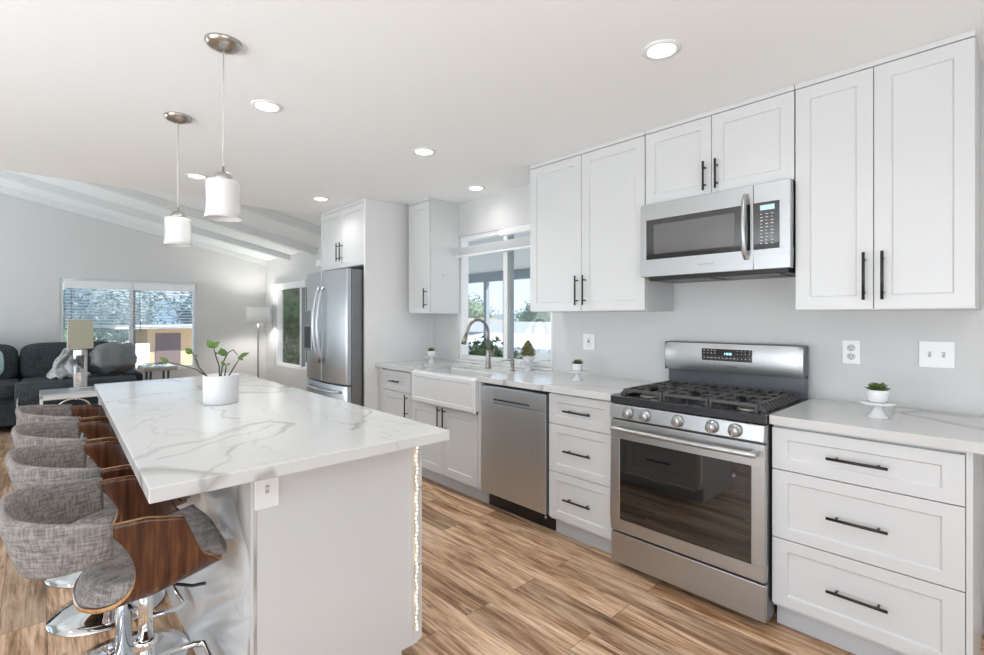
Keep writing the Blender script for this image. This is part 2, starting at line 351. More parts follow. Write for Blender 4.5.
mb = MB(); prism_x(XF-.13, XE, YR-.13, .13, 0, 0, 0) if False else None
def vz(y): return ZV - SL*y
mb.add([(XF-.13,YR-.13,vz(YR-.13)),(XE+.0,YR-.13,vz(YR-.13)),(XE,.13,vz(.13)),(XF-.13,.13,vz(.13)),
        (XF-.13,YR-.13,vz(YR-.13)+.12),(XE+.0,YR-.13,vz(YR-.13)+.12),(XE,.13,vz(.13)+.12),(XF-.13,.13,vz(.13)+.12)],
       [(0,1,2,3),(7,6,5,4),(0,4,5,1),(1,5,6,2),(2,6,7,3),(3,7,4,0)])
struct(mb.build('ceiling_vaulted', VAULT))
mb = MB(); prism_x(XE, XE+.06, YR-.13, -.42, ZC+.001, vz(YR-.13)+.12, vz(-.42)+.12); struct(mb.build('wall_gable', WALLM))
for i, x in enumerate((-8.885, -7.86, -6.82, -5.70)):
    mb = MB(); h = .085; x0, x1 = x-.045, x+.045; e = 0.0
    y1, y0 = -.001, YR+.001
    v = [(x0,y0,vz(y0)-h),(x1,y0,vz(y0)-h),(x1,y1,vz(y1)-h),(x0,y1,vz(y1)-h),(x0,y0,vz(y0)),(x1,y0,vz(y0)),(x1,y1,vz(y1)),(x0,y1,vz(y1))]
    mb.add(v, [(3,2,1,0),(4,5,6,7),(0,1,5,4),(1,2,6,5),(2,3,7,6),(3,0,4,7)])
    struct(mb.build('trim_%d' % (i+1), BEAM, bevel=.004), 'white painted ceiling beam')
# boxed post between the second window and the refrigerator
struct(B(-6.93, -6.70, -.16, -.001, 0, 2.3).build('trim_5', WALLM, bevel=.003)) if False else None
struct(B(-.09, XR, -.014, 0, 0, .13).build('baseboard_back', TRIM, bevel=.004))
struct(B(-8.93, -5.05, -.014, 0, 0, .12).build('baseboard_living', TRIM, bevel=.004))
struct(B(XF, XF+.014, YR, -.014, 0, .12).build('baseboard_left', TRIM, bevel=.004))
# tall white partition beside the refrigerator
struct(B(-4.03, -4.0, -.754, -.0005, 0, ZC-.001).build('wall_partition', plain('partition_white', (.80, .80, .79), .4, var=.008), bevel=.001))

def window(name, x0, x1, z0, z1, yw, mull, M=None, dark=True):
    """frame in a y-wall; local x along the wall, y outwards"""
    W = bpy.data.objects.new(name, None); COL.objects.link(W); W['kind'] = 'structure'
    if M is not None: W.matrix_world = M
    d0, d1 = yw+.02, yw+.10; t = .038
    f = MB(); f.box(x0, x1, d0, d1, z0, z0+t); f.box(x0, x1, d0, d1, z1-t, z1); f.box(x0, x0+t, d0, d1, z0+t, z1-t); f.box(x1-t, x1, d0, d1, z0+t, z1-t)
    f.box(mull-.03, mull+.018, d0+.005, d1, z0+t, z1-t)
    f.build('window_frame', TRIM, W, bevel=.002)
    s1 = MB(); s1.box(mull+.018, mull+.045, d0+.015, d1-.02, z0+t, z1-t); 
    s1.build('sash_edge', plain('sash_dark_grey', (.30, .32, .33), .4), W)  # dark grey edge of the sash beside the mullion
    g = MB(); g.box(x0+t, mull-.03, d1-.03, d1-.024, z0+t, z1-t); g.box(mull+.045, x1-t, d1-.03, d1-.024, z0+t, z1-t)
    g.build('pane', WGLASS, W)
    return W
window('window_1', KW[0], KW[1], KW[2], KW[3], 0, -2.99)
window('window_2', W2[0], W2[1], W2[2], W2[3], 0, -7.45)
# far wall window: local x -> world y, local y -> world -x
Mx = Matrix.Translation((XF, 0, 0)) @ Matrix.Rotation(PI/2, 4, 'Z')
window('window_3', W1[0], W1[1], W1[2], W1[3], 0, -1.885, Mx)
sil = B(KW[0]-.0, KW[1]+.0, -.012, .02, KW[2]-.02, KW[2]).build('trim_6', TRIM, bevel=.003); struct(sil)

# ---------------------------------------------------------------- blinds
def blind(name, label, x0, x1, ztop, zbot, M, y=-.01, stacked=False, nslat=None, tilt=35, valance=.09):
    t = thing(name, label, 'window blind'); t.matrix_world = M
    B(x0, x1, y-.045, y-.005, ztop-.05, ztop).build('headrail', TRIM, t, bevel=.003)
    if valance: B(x0-.01, x1+.01, y-.06, y-.048, ztop-valance, ztop+.005).build('valance', SLAT, t, bevel=.004)
    n = nslat or 12
    sp = (ztop-.06-zbot)/n
    mb = MB()
    for i in range(n):
        z = zbot+.02+i*sp
        R = Matrix.Translation((0, y-.025, z)) @ Matrix.Rotation(math.radians(tilt), 4, 'X')
        mb.box(x0+.005, x1-.005, -.024, .024, -.0013, .0013, R)
    mb.build('slats', SLAT, t)
    B(x0+.003, x1-.003, y-.05, y, zbot-.012, zbot+.004).build('bottom_rail', TRIM, t, bevel=.003)
    for x in (x0+.12, (x0+x1)/2, x1-.12): MB().tube([(x, y-.025, ztop-.05), (x, y-.025, zbot)], .0012, 6).build('cord', TRIM, t)
    mb = MB(); mb.tube([(x0+.07, y-.05, ztop-.05), (x0+.075, y-.055, ztop-.72)], .004, 8); mb.build('wand', plain('wand_grey', (.22, .24, .25), .4), t)
    return t
I4 = Matrix.Identity(4)
blind('window_blind', 'white horizontal blind half lowered on the left half of the far window', -2.64, -1.90, 1.835, 1.20, Mx, nslat=14, tilt=16, valance=.10)
blind('window_blind', 'white horizontal blind half lowered on the right half of the far window', -1.87, -1.10, 1.835, 1.165, Mx, nslat=14, tilt=16, valance=.10)
blind('window_blind', 'white blind pulled up at the top of the window behind the refrigerator', -8.45, -7.05, 1.87, 1.79, I4, nslat=6, tilt=0, valance=.085)
# kitchen blind, raised into a thick stack
t = thing('window_blind', 'white slatted blind raised to the top of the kitchen window above the sink', 'window blind')
B(-3.0, -2.46, -.05, -.005, 2.02, 2.075).build('headrail', TRIM, t, bevel=.003)
mb = MB()
for i in range(11): mb.box(-3.585, -2.40, -.055, -.004, 1.905+i*.0065, 1.909+i*.0065)
mb.build('slats', SLAT, t)
B(-3.585, -2.40, -.056, -.003, 1.885, 1.903).build('bottom_rail', TRIM, t, bevel=.003)
for x in (-3.45, -2.95, -2.55): MB().tube([(x, -.03, 1.97), (x, -.03, 2.06)], .0015, 6).build('cord', TRIM, t)
MB().tube([(-3.52, -.06, 1.95), (-3.53, -.062, 1.2)], .002, 6).build('pull_cord', TRIM, t)

# ---------------------------------------------------------------- cabinet helpers (local front faces -Y)
def shaker(x0, x1, z0, z1, yf, rail=.057, railz=None, t=.019, rec=.008):
    rz_ = railz or rail; mb = MB(); e = .004
    def R(a, b, c, d, y): return [(a, y, c), (b, y, c), (b, y, d), (a, y, d)]
    v = R(x0, x1, z0, z1, yf) + R(x0+rail, x1-rail, z0+rz_, z1-rz_, yf) + R(x0+rail+e, x1-rail-e, z0+rz_+e, z1-rz_-e, yf+rec) + R(x0, x1, z0, z1, yf+t)
    f = []
    for k in range(4):
        j = (k+1) % 4
        f += [(k, j, 4+j, 4+k), (4+k, 4+j, 8+j, 8+k), (k, 12+k, 12+j, j)]
    f += [(8, 9, 10, 11), (15, 14, 13, 12)]
    return mb.add(v, f)
def pull_h(xc, z, yf, L=.19):
    mb = MB(); mb.tube([(xc-L/2, yf-.032, z), (xc+L/2, yf-.032, z)], .0058, 10)
    for s_ in (-1, 1): mb.tube([(xc+s_*(L/2-.03), yf-.032, z), (xc+s_*(L/2-.03), yf, z)], .0045, 8)
    return mb
def pull_v(x, zc, yf, L=.19):
    mb = MB(); mb.tube([(x, yf-.032, zc-L/2), (x, yf-.032, zc+L/2)], .0058, 10)
    for s_ in (-1, 1): mb.tube([(x, yf-.032, zc+s_*(L/2-.03)), (x, yf, zc+s_*(L/2-.03))], .0045, 8)
    return mb
def door(t, x0, x1, z0, z1, yf, hx=None, hz=None, L=.19, rail=.057):
    d = shaker(x0, x1, z0, z1, yf, rail).build('door', CAB, t, bevel=.0012)
    if hx is not None: pull_v(hx, hz, yf, L).build('handle', BLACK, d)
    return d
def drawer(t, x0, x1, z0, z1, yf, L=.19, rail=.052, railz=.045):
    d = shaker(x0, x1, z0, z1, yf, rail, railz).build('drawer', CAB, t, bevel=.0012)
    pull_h((x0+x1)/2, (z0+z1)/2, yf, L).build('handle', BLACK, d); return d
G = .0015
def base_box(t, x0, x1, body_y=-.611):
    B(x0, x1, body_y, -.001, .10, .874).build('carcass', CAB, t, bevel=.001)
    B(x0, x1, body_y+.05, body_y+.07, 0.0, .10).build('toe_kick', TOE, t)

# drawer base right of range
t = thing('drawer_cabinet', 'white base cabinet with three wide drawers right of the range', 'cabinet')
base_box(t, -.712, -.117); B(-.117, -.100, -.632, -.001, 0, .874).build('side_panel', CAB, t, bevel=.001)
for z0, z1 in ((.688, .862), (.400, .684), (.118, .396)): drawer(t, -.710, -.119, z0, z1, -.632, rail=.075 if 0 else .058, railz=.047)
# drawer base left of range
t = thing('drawer_cabinet', 'narrow white base cabinet with three drawers between dishwasher and range', 'cabinet')
base_box(t, -1.950, -1.492)
for z0, z1 in ((.688, .866), (.400, .684), (.118, .396)): drawer(t, -1.947, -1.495, z0, z1, -.632, rail=.055, railz=.047)
# sink base
t = thing('sink_cabinet', 'white base cabinet with two doors under the farmhouse sink', 'cabinet')
mb = MB(); mb.box(-3.448, -3.434, -.611, -.001, .10, .874); mb.box(-2.582, -2.568, -.611, -.001, .10, .874); mb.box(-3.434, -2.582, -.611, -.001, .10, .12); mb.box(-3.434, -2.582, -.03, -.012, .12, .64)
mb.box(-3.448, -3.378, -.631, -.611, .648, .874); mb.box(-2.606, -2.568, -.631, -.611, .118, .874)
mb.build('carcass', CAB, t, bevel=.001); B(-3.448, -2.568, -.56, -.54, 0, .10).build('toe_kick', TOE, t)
door(t, -3.446, -3.015, .118, .636, -.632, -3.045, .545); door(t, -3.011, -2.610, .118, .636, -.632, -2.978, .545)
# left base
t = thing('base_cabinet', 'small white base cabinet with one drawer over one door beside the partition', 'cabinet')
base_box(t, -3.998, -3.452)
drawer(t, -3.905, -3.455, .688, .862, -.632, L=.15); door(t, -3.905, -3.455, .118, .684, -.632, -3.50, .585)
B(-3.998, -3.909, -.628, -.611, .10, .868).build('filler_strip', CAB, t)

# countertops
t = B(-.7145, -.02, -.655, -.001, .8765, .914).build('countertop', MARB, bevel=.002)
tag(t, 'white marble-look countertop with grey veins right of the range', 'countertop')
mb = MB(); sx0, sx1, sy0 = -3.37, -2.63, -.268
mb.box(-3.998, -3.378, -.655, -.001, .8765, .914); mb.box(-2.585, -1.4905, -.655, -.001, .8765, .914); mb.box(-3.378, -2.585, sy0, -.001, .8765, .914)
tag(mb.build('countertop', MARB, bevel=.002), 'long white marble-look countertop around the sink and over the dishwasher', 'countertop')

# farmhouse sink
t = thing('farmhouse_sink', 'white apron-front farmhouse sink under the kitchen window', 'sink')
mb = MB(); x0, x1 = -3.375, -2.588
mb.box(x0, x1, -.675, -.655, .648, .893)                        # apron
mb.box(x0, x1, -.655, -.60, .66, .893)
mb.box(x0, x0+.03, -.60, -.27, .66, .893); mb.box(x1-.03, x1, -.60, -.27, .66, .893); mb.box(x0+.03, x1-.03, -.30, -.27, .66, .893)
mb.box(x0+.03, x1-.03, -.60, -.30, .66, .69)
mb.build('basin', CERAM, t, bevel=.008, seg=3)
shaker(x0+.01, x1-.01, 0.660, .886, -.682, .028, .028, .007, .005).build('apron_panel', CERAM, t, bevel=.002)
MB().lathe([(0, .0), (.045, .0), (.045, .003), (.03, .004), (0, .002)], 20, (-3.0, -.4, .69)).build('drain', CHROME, t)

# faucet
t = thing('kitchen_faucet', 'brushed gooseneck pull-down faucet behind the sink', 'faucet', (-2.965, -.200, .914))
MB().lathe([(0, 0), (.028, 0), (.028, .006), (.023, .012), (.0205, .09), (.0215, .13), (.014, .15), (0, .15)], 24).build('body', FAUC, t)
pts = [(0, 0, .14), (0, 0, .28)] + [(-.02*(1-math.cos(a))*.5, -.105*(1-math.cos(a)), .28+.115*math.sin(a)) for a in [PI*k/14*1.0 for k in range(1, 14)]]
p = Vector(pts[-1]); pts += [tuple(p+Vector((-.004, -.012, -.03)))]
MB().tube(pts, .0125, 16).build('spout', FAUC, t)
e = Vector(pts[-1]); MB().tube([e, e+Vector((-.003, -.012, -.035)), e+Vector((-.006, -.022, -.075))], [.014, .017, .022], 16).build('spray_head', FAUC, t)
MB().tube([(.01, -.0, .105), (.045, -.005, .107), (.06, -.006, .11)], [.013, .013, .010], 14).build('handle_hub', FAUC, t)
MB().tube([(.055, -.006, .11), (.075, -.01, .135), (.085, -.012, .165)], [.006, .0055, .005], 10).build('lever', FAUC, t)
t = thing('soap_dispenser', 'small metal soap dispenser on the counter right of the faucet', 'soap dispenser', (-2.672, -.215, .914))
MB().lathe([(0, 0), (.024, 0), (.024, .005), (.014, .010), (.013, .05), (.016, .055), (.016, .085), (.009, .09), (0, .09)], 20).build('body', FAUC, t)
MB().tube([(0, 0, .078), (-.03, -.03, .082), (-.055, -.058, .078), (-.06, -.064, .070)], [.006, .0055, .005, .004], 10).build('spout', FAUC, t)

# dishwasher
t = thing('dishwasher', 'stainless steel dishwasher with pocket handle between sink and drawers', 'dishwasher')
B(-2.560, -1.957, -.60, -.03, .10, .868).build('body', BLACK, t)
mb = MB(); 
def dwp(x0, x1, z0, z1, y): mb.box(x0, x1, y, y+.03, z0, z1)
dwp(-2.557, -1.962, .120, .742, -.645); dwp(-2.557, -2.43, .744, .855, -.645); dwp(-2.10, -1.962, .744, .855, -.645); dwp(-2.43, -2.10, .775, .855, -.645)
mb.box(-2.43, -2.10, -.622, -.615, .744, .775)
mb.build('door', STEELV, t, bevel=.004)
B(-2.43, -2.10, -.647, -.640, .766, .775).build('pocket_lip', plain('pocket_dark', (.10, .10, .10), .3, 1), t, bevel=.002)
B(-2.556, -1.96, -.612, -.60, .857, .872).build('vent_strip', BLACK, t)
B(-2.555, -1.958, -.565, -.55, 0.004, .115).build('kick_plate', BLACK, t)
MB().lathe([(0, 0), (.01, 0), (.01, .004), (0, .005)], 12, M=Matrix.Translation((-2.03, -.565, .065)) @ Matrix.Rotation(PI/2, 4, 'X')).build('screw', STEEL, t)

# ---------------------------------------------------------------- range
t = thing('gas_range', 'stainless steel freestanding gas range between the base cabinets', 'stove')
rx0, rx1 = -1.472, -.720; rc = (rx0+rx1)/2
B(rx0, rx1, -.65, -.03, .035, .872).build('body', STEELD, t, bevel=.002)
for x in (rx0+.05, rx1-.05):
    for y in (-.6, -.09): MB().lathe([(0, 0), (.018, 0), (.014, .036), (0, .036)], 12, (x, y, 0)).build('foot', BLACK, t)
# cooktop: shallow pan with raised rim
mb = MB(); mb.box(rx0-.002, rx1+.002, -.688, -.645, .876, .914); mb.box(rx0-.002, rx1+.002, -.645, -.075, .872, .894)
mb.box(rx0-.002, rx0+.02, -.645, -.075, .894, .912); mb.box(rx1-.02, rx1+.002, -.645, -.075, .894, .912); mb.box(rx0-.002, rx1+.002, -.10, -.075, .894, .912)
mb.build('cooktop', ENAM, t, bevel=.004)
# sloped control panel
mb = MB(); v = []
for x in (rx0, rx1): v += [(x, -.650, .872), (x, -.690, .872), (x, -.698, .80), (x, -.650, .80)]
mb.add(v, [(0,1,2,3),(7,6,5,4),(0,4,5,1),(1,5,6,2),(2,6,7,3),(3,7,4,0)]); cp = mb.build('control_panel', STEEL, t, bevel=.004)
for x in (-1.360, -1.262, -1.095, -.935, -.835):
    M = Matrix.Translation((x, -.695, .836)) @ Matrix.Rotation(PI/2+.1, 4, 'X')
    k = MB().lathe([(0, 0), (.028, 0), (.030, .004), (.026, .010), (.0225, .012), (.0215, .030), (.018, .034), (0, .034)], 28, M=M).build('knob', STEEL, t)
    MB().box(-.005, .005, -.022, .022, .030, .041, M).build('grip', STEEL, k, bevel=.002)
# oven door
dy0, dy1 = -.688, -.655
mb = MB(); wx0, wx1, wz0, wz1 = rx0+.055, rx1-.055, .272, .694
mb.box(rx0, rx1, dy0, dy1, .208, wz0); mb.box(rx0, rx1, dy0, dy1, wz1, .790); mb.box(rx0, wx0, dy0, dy1, wz0, wz1); mb.box(wx1, rx1, dy0, dy1, wz0, wz1)
d = mb.build('oven_door', STEEL, t, bevel=.003)
B(wx0, wx1, dy0+.002, dy0+.02, wz0, wz1).build('oven_window', BGLASS, d)
mb = MB(); hz = .752; hy = dy0-.045
mb.tube([(rx0+.035, hy, hz), (rx0+.06, hy-.004, hz), (rc, hy-.008, hz), (rx1-.05, hy-.004, hz), (rx1-.02, hy, hz)], .0125, 16)
for x in (rx0+.05, rx1-.035): mb.box(x-.012, x+.012, hy, dy0+.001, hz-.012, hz+.010)
mb.build('handle', STEEL, d, bevel=.002)
B(rx0, rx1, -.684, -.655, .040, .197).build('storage_drawer', STEEL, t, bevel=.004)
# backguard
mb = MB(); mb.box(rx0+.01, rx1-.01, -.072, -.025, .90, 1.03); mb.build('rear_panel', SLATE, t, bevel=.003)
mb = MB()
def bgf(u, v):
    x = rx0+(rx1-.014-rx0)*u; bulge = .012*(1-abs(2*v-1)**2.5); return (x, -.085-bulge-.012*(1-abs(2*u-1)**8), 1.018+.16*v)
mb.grid(bgf, 30, 10); bgv = list(mb.v)
mb.box(rx0, rx1-.014, -.085, -.02, 1.018, 1.178)
bg = mb.build('backguard', STEEL, t)
MB().box(rx0-.006, rx0+.002, -.09, -.02, 1.014, 1.18).box(rx1-.016, rx1-.010, -.09, -.02, 1.014, 1.18).box(rx0, rx1-.014, -.088, -.02, 1.178, 1.183).build('end_cap', SLATE, t, bevel=.002)
pn = B(-1.240, -.970, -.1125, -.1085, 1.083, 1.150).build('display_panel', BGLASS, bg)
mb = MB()
mb.box(-1.113, -1.108, -.1135, -.1125, 1.118, 1.130); mb.box(-1.103, -1.091, -.1135, -.1125, 1.118, 1.130); mb.box(-1.087, -1.075, -.1135, -.1125, 1.118, 1.130)
mb.build('digits', BLUE, pn)
R_ = random.Random(3)
for r_, zz in enumerate((1.139, 1.124, 1.098)):
    mb = MB()
    for k in range(13):
        x = -1.230+k*.0205
        if zz > 1.11 and -1.155 < x < -1.065: continue
        wd = .005 if x > -1.065 else .008 if r_ != 2 else .011
        mb.box(x, x+wd, -.1133, -.1125, zz, zz+.0035)
    mb.build('symbols', SYMB, pn)
B(-1.10, -1.045, -.1105, -.1085, 1.052, 1.056).build('logo', SLATE, bg)
# burners and grates
for (x, y, r) in ((-1.355, -.50, .045), (-1.355, -.23, .038), (rc, -.36, .05), (-.85, -.50, .05), (-.85, -.23, .035)):
    b = MB().lathe([(0, .0), (r, 0), (r, .010), (r*.8, .014), (0, .014)], 24, (x, y, .894)).build('burner', plain('burner_alloy', (.45, .43, .40), .4, 1), t)
    MB().lathe([(0, .014), (r*.75, .014), (r*.72, .021), (0, .022)], 24, (x, y, .894)).build('burner_cap', IRON, b)
def grate(x0, x1, nb, left=False, rightside=False):
    mb = MB(); y0, y1, z0, z1 = -.628, -.115, .934, .948; w_ = .006
    mb.box(x0, x1, y0, y0+.012, z0, z1); mb.box(x0, x1, y1-.012, y1, z0, z1)
    mb.box(x0, x0+.012, y0, y1, z0, z1); mb.box(x1-.012, x1, y0, y1, z0, z1)
    mb.box(x0, x1, (y0+y1)/2-w_, (y0+y1)/2+w_, z0, z1)
    n = nb
    ww = x1-x0; xm = (x0+x1)/2
    for yc in ((y0*.75+y1*.25), (y0*.25+y1*.75)):
        mb.box(x0, x0+ww*.34, yc-.005, yc+.005, z0, z1); mb.box(x1-ww*.34, x1, yc-.005, yc+.005, z0, z1)
        mb.box(xm-.005, xm+.005, yc-.125, yc-.05, z0, z1); mb.box(xm-.005, xm+.005, yc+.05, yc+.125, z0, z1)
        for sg in (-1, 1):
            for sy in (-1, 1): mb.box(xm+sg*ww*.26-.004, xm+sg*ww*.26+.004, yc+sy*.075-.05, yc+sy*.075+.05, z0, z1)
    for x in (x0+.006, x1-.006):
        for y in (y0+.006, y1-.006, (y0+y1)/2): mb.box(x-.006, x+.006, y-.008, y+.008, .8945, z0)
    # sloping fins on both sides, as on cast grates
    for i in range(12):
        y = y0+(y1-y0)*(i+.5)/12
        for xs, sg, on in ((x0, -1, left), (x1, 1, rightside)):
            if on: mb.add([(xs, y-.005, z1), (xs, y+.005, z1), (xs+sg*.030, y+.005, .919), (xs+sg*.030, y-.005, .919), (xs, y-.005, z0-.004), (xs, y+.005, z0-.004), (xs+sg*.022, y+.005, .912), (xs+sg*.022, y-.005, .912)], [(0,1,2,3),(7,6,5,4),(0,4,5,1),(1,5,6,2),(2,6,7,3),(3,7,4,0)])
    return mb.build('grate', IRON, t, bevel=.0015)
grate(rx0+.040, rx0+.258, 5, True); grate(rx0+.264, rx1-.264, 5); grate(rx1-.258, rx1-.048, 5, False, True)

# ---------------------------------------------------------------- microwave
t = thing('microwave', 'stainless over-the-range microwave mounted under the upper cabinets', 'microwave')
mx0, mx1, mz0, mz1 = -1.460, -.704, 1.555, 1.962
B(mx0+.004, mx1-.004, -.365, -.001, mz0+.004, mz1).build('body', plain('microwave_black', (.03, .03, .03), .35), t)
px = -.862; my0, my1 = -.405, -.366
gx0, gx1, gz0, gz1 = mx0+.035, px-.055, mz0+.095, mz1-.090
mb = MB(); mb.box(mx0, px-.001, my0, my1, mz0, gz0); mb.box(mx0, px-.001, my0, my1, gz1, mz1); mb.box(mx0, gx0, my0, my1, gz0, gz1); mb.box(gx1+.04, px-.001, my0, my1, gz0, gz1)
d = mb.build('door', STEEL, t, bevel=.002)
g = B(gx0, gx1+.04, my0+.001, my0+.02, gz0, gz1).build('door_glass', BGLASS, d)
B(gx0+.045, gx1-.03, my0-.0005, my0+.001, gz0+.03, gz1-.03).build('viewing_window', MWGLASS, g)
mb = MB(); mb.box(px, mx1, my0, my1, mz0, gz0+.0); mb.box(px, mx1, my0, my1, gz1, mz1); mb.box(px+.112, mx1, my0, my1, gz0, gz1)
cpn = mb.build('control_frame', STEEL, t, bevel=.002)
kp = B(px, px+.112, my0+.001, my0+.02, gz0, gz1).build('control_panel', BGLASS, t)
B(px+.03, px+.092, my0-.0005, my0+.001, gz1-.038, gz1-.014).build('display', emis('microwave_display', (.35, .5, .6), .7), kp)
mb = MB()
for i in range(10):
    for j in range(3):
        x = px+.030+j*.023; z = gz1-.058-i*.0155
        mb.box(x, x+(.012 if (i+j) % 3 else .007), my0-.0003, my0+.001, z, z+.004)
mb.build('keys', SYMB, kp)
mb = MB(); hx = px-.030
mb.tube([(hx, my0-.012, mz0+.055), (hx, my0-.034, mz0+.085), (hx, my0-.046, (mz0+mz1)/2), (hx, my0-.034, mz1-.075), (hx, my0-.012, mz1-.045)], [.010, .0115, .012, .0115, .010], 16)
for z in (mz0+.062, mz1-.052): mb.box(hx-.009, hx+.009, my0-.02, my0+.001, z-.012, z+.012)
mb.build('handle', STEEL, d, bevel=.002)
mb = MB(); mb.box(mx0+.03, mx1-.02, -.36, -.04, mz0-.018, mz0+.004); mb.build('vent_base', BLACK, t, bevel=.003)
mb = MB()
for k in range(2): mb.box(mx0+.09+k*.33, mx0+.36+k*.33, -.33, -.12, mz0-.022, mz0-.017)
mb.build('grease_filter', plain('filter_mesh', (.14, .14, .14), .4, .8), t)
B(-1.13, -1.05, my0-.001, my0+.001, mz0+.045, mz0+.049).build('logo', plain('grey_print', (.3, .3, .3), .5), d)

# ---------------------------------------------------------------- upper cabinets
def upper(label, x0, x1, z0, splits, handles, L=.19, yb=-.33, xr=None):
    t = thing('upper_cabinet', label, 'cabinet')
    B(x0, x1, yb, -.001, z0, 2.380).build('carcass', CAB, t, bevel=.001)
    B(x0-.0, x1+.0, yb-.024, -.001, 2.3805, ZC-.001).build('crown_strip', CAB, t, bevel=.001)
    xs = [x0]+splits+[x1]
    for i in range(len(xs)-1):
        door(t, xs[i]+G, xs[i+1]-G, z0+.004, 2.377, yb-.021, handles[i][0], handles[i][1], L)
    return t
upper('tall white two-door upper cabinet between the sink window and the microwave', -2.362, -1.464, 1.366, [-1.913], [(-1.943, 1.502), (-1.883, 1.502)])
upper('short white two-door upper cabinet above the microwave', -1.461, -.703, 1.964, [-1.084], [(-1.115, 2.065), (-1.053, 2.065)], L=.15)
t = upper('large white two-door upper cabinet at the right above the counter', -.700, -.106, 1.358, [-.410], [(-.440, 1.50), (-.378, 1.50)], L=.20)
t = upper('narrow white upper cabinet left of the kitchen window', -3.915, -3.590, 1.366, [], [(-3.628, 1.502)], L=.18)
MB().lathe([(0, 0), (.006, 0), (.006, .01), (.011, .014), (.011, .02), (0, .022)], 14, M=Matrix.Translation((-3.590, -.19, 1.72)) @ Matrix.Rotation(PI/2, 4, 'Y')).build('hook', CERAM, t)
# cabinet above fridge
t = thing('upper_cabinet', 'deep white two-door cabinet above the refrigerator', 'cabinet')
B(-4.945, -4.032, -.73, -.001, 1.806, 2.380).build('carcass', CAB, t, bevel=.001)
B(-4.945, -4.032, -.752, -.001, 2.3805, ZC-.001).build('crown_strip', CAB, t)
door(t, -4.943, -4.492, 1.810, 2.377, -.752, -4.525, 1.965, .18); door(t, -4.488, -4.034, 1.810, 2.377, -.752, -4.455, 1.965, .18)

# ---------------------------------------------------------------- refrigerator
t = thing('refrigerator', 'stainless french-door refrigerator with bottom freezer and ice dispenser', 'refrigerator')
fx0, fx1 = -4.935, -4.045
B(fx0+.005, fx1-.004, -.86, -.03, .02, 1.765).build('body', STEELD, t, bevel=.004)
B(fx0+.01, fx1-.006, -.84, -.70, 1.7655, 1.785).build('hinge_cover', BLACK, t, bevel=.004)
mid = -4.50
def fdoor(x0, x1, z0, z1, nm, edge=.006):
    mb = MB(); n = 14; vs = []; 
    pr = []
    for i in range(n+1):
        x = x0+(x1-x0)*i/n; c = (x-(fx0+fx1)/2)/((fx1-fx0)/2); pr.append((x, -.905-.035*(1-c*c)))
    pts = [(x0, -.866)]+pr+[(x1, -.866)]
    m = len(pts); vs = [(x, y, z0) for x, y in pts]+[(x, y, z1) for x, y in pts]
    fs = [(i, i+1, m+i+1, m+i) for i in range(m-1)]
    mb.add(vs, fs, False); mb.add(vs, [tuple(range(m))[::-1], tuple(range(m, 2*m)), (m-1, 0, m, 2*m-1)])
    for i in range(1, n+1): mb.sm[i] = True
    return mb.build(nm, STEELV, t, bevel=.004)
dl = fdoor(fx0, mid-.002, .725, 1.765, 'door'); dr = fdoor(mid+.002, fx1, .725, 1.765, 'door')
fz = fdoor(fx0, fx1, .395, .712, 'freezer_drawer'); fz2 = fdoor(fx0, fx1, .06, .385, 'freezer_drawer')
for dd, sx in ((dl, -1), (dr, 1)):
    x = mid+sx*.045; pts = []
    for k in range(15):
        u = k/14; z = .90+.72*u; b_ = math.sin(PI*u); pts.append((x+sx*.0*b_, -.945-.060*b_**.7, z))
    mb = MB().tube(pts, .0135, 14)
    mb.build('handle', STEELV, dd)
for dd, z in ((fz, .655), (fz2, .33)):
    mb = MB(); pts = [(fx0+.10+(fx1-fx0-.2)*k/14, -.93-.055*math.sin(PI*k/14)**.5, z) for k in range(15)]
    mb.tube(pts, .013, 12).build('handle', STEELV, dd)
dsp = B(-4.895, -4.715, -.950, -.90, 1.00, 1.40).build('dispenser', plain('dispenser_grey', (.30, .31, .32), .3, .7), dl, bevel=.006)
B(-4.875, -4.735, -.953, -.949, 1.03, 1.24).build('dispenser_recess', BLACK, dsp)
B(-4.875, -4.735, -.953, -.949, 1.26, 1.38).build('dispenser_panel', STEELD, dsp)

# ---------------------------------------------------------------- island
t = thing('kitchen_island', 'white kitchen island cabinet with marble back panel and drawers', 'kitchen island')
ix0, ix1, iy0, iy1 = -3.83, -1.53, -2.462, -1.875
B(ix0, ix1-.02, iy0+.018, iy1-.002, .10, .8745).build('carcass', CAB, t, bevel=.001)
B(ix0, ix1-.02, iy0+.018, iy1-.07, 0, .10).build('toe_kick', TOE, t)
B(ix1-.0195, ix1, iy0+.018, iy1, .11, .8745).build('end_panel', CAB, t, bevel=.001)
B(ix1-.0195, ix1, iy0+.018, iy1-.07, 0, .11).build('end_panel_foot', CAB, t, bevel=.001)
B(ix0, ix1, iy0, iy0+.0175, 0, .8745).build('back_panel', MARB, t, bevel=.001)
B(ix1-.005, ix1+.004, iy0+.0, iy0+.008, 0, .8745).build('corner_stile', CAB, t, bevel=.001)
def flip(mb, yf): # mirror so the front faces +Y
    mb.v = [(x, 2*yf-y, z) for x, y, z in mb.v]; return mb
nx = [ix0, ix0+.575, ix0+1.15, ix0+1.725, ix1-.0]
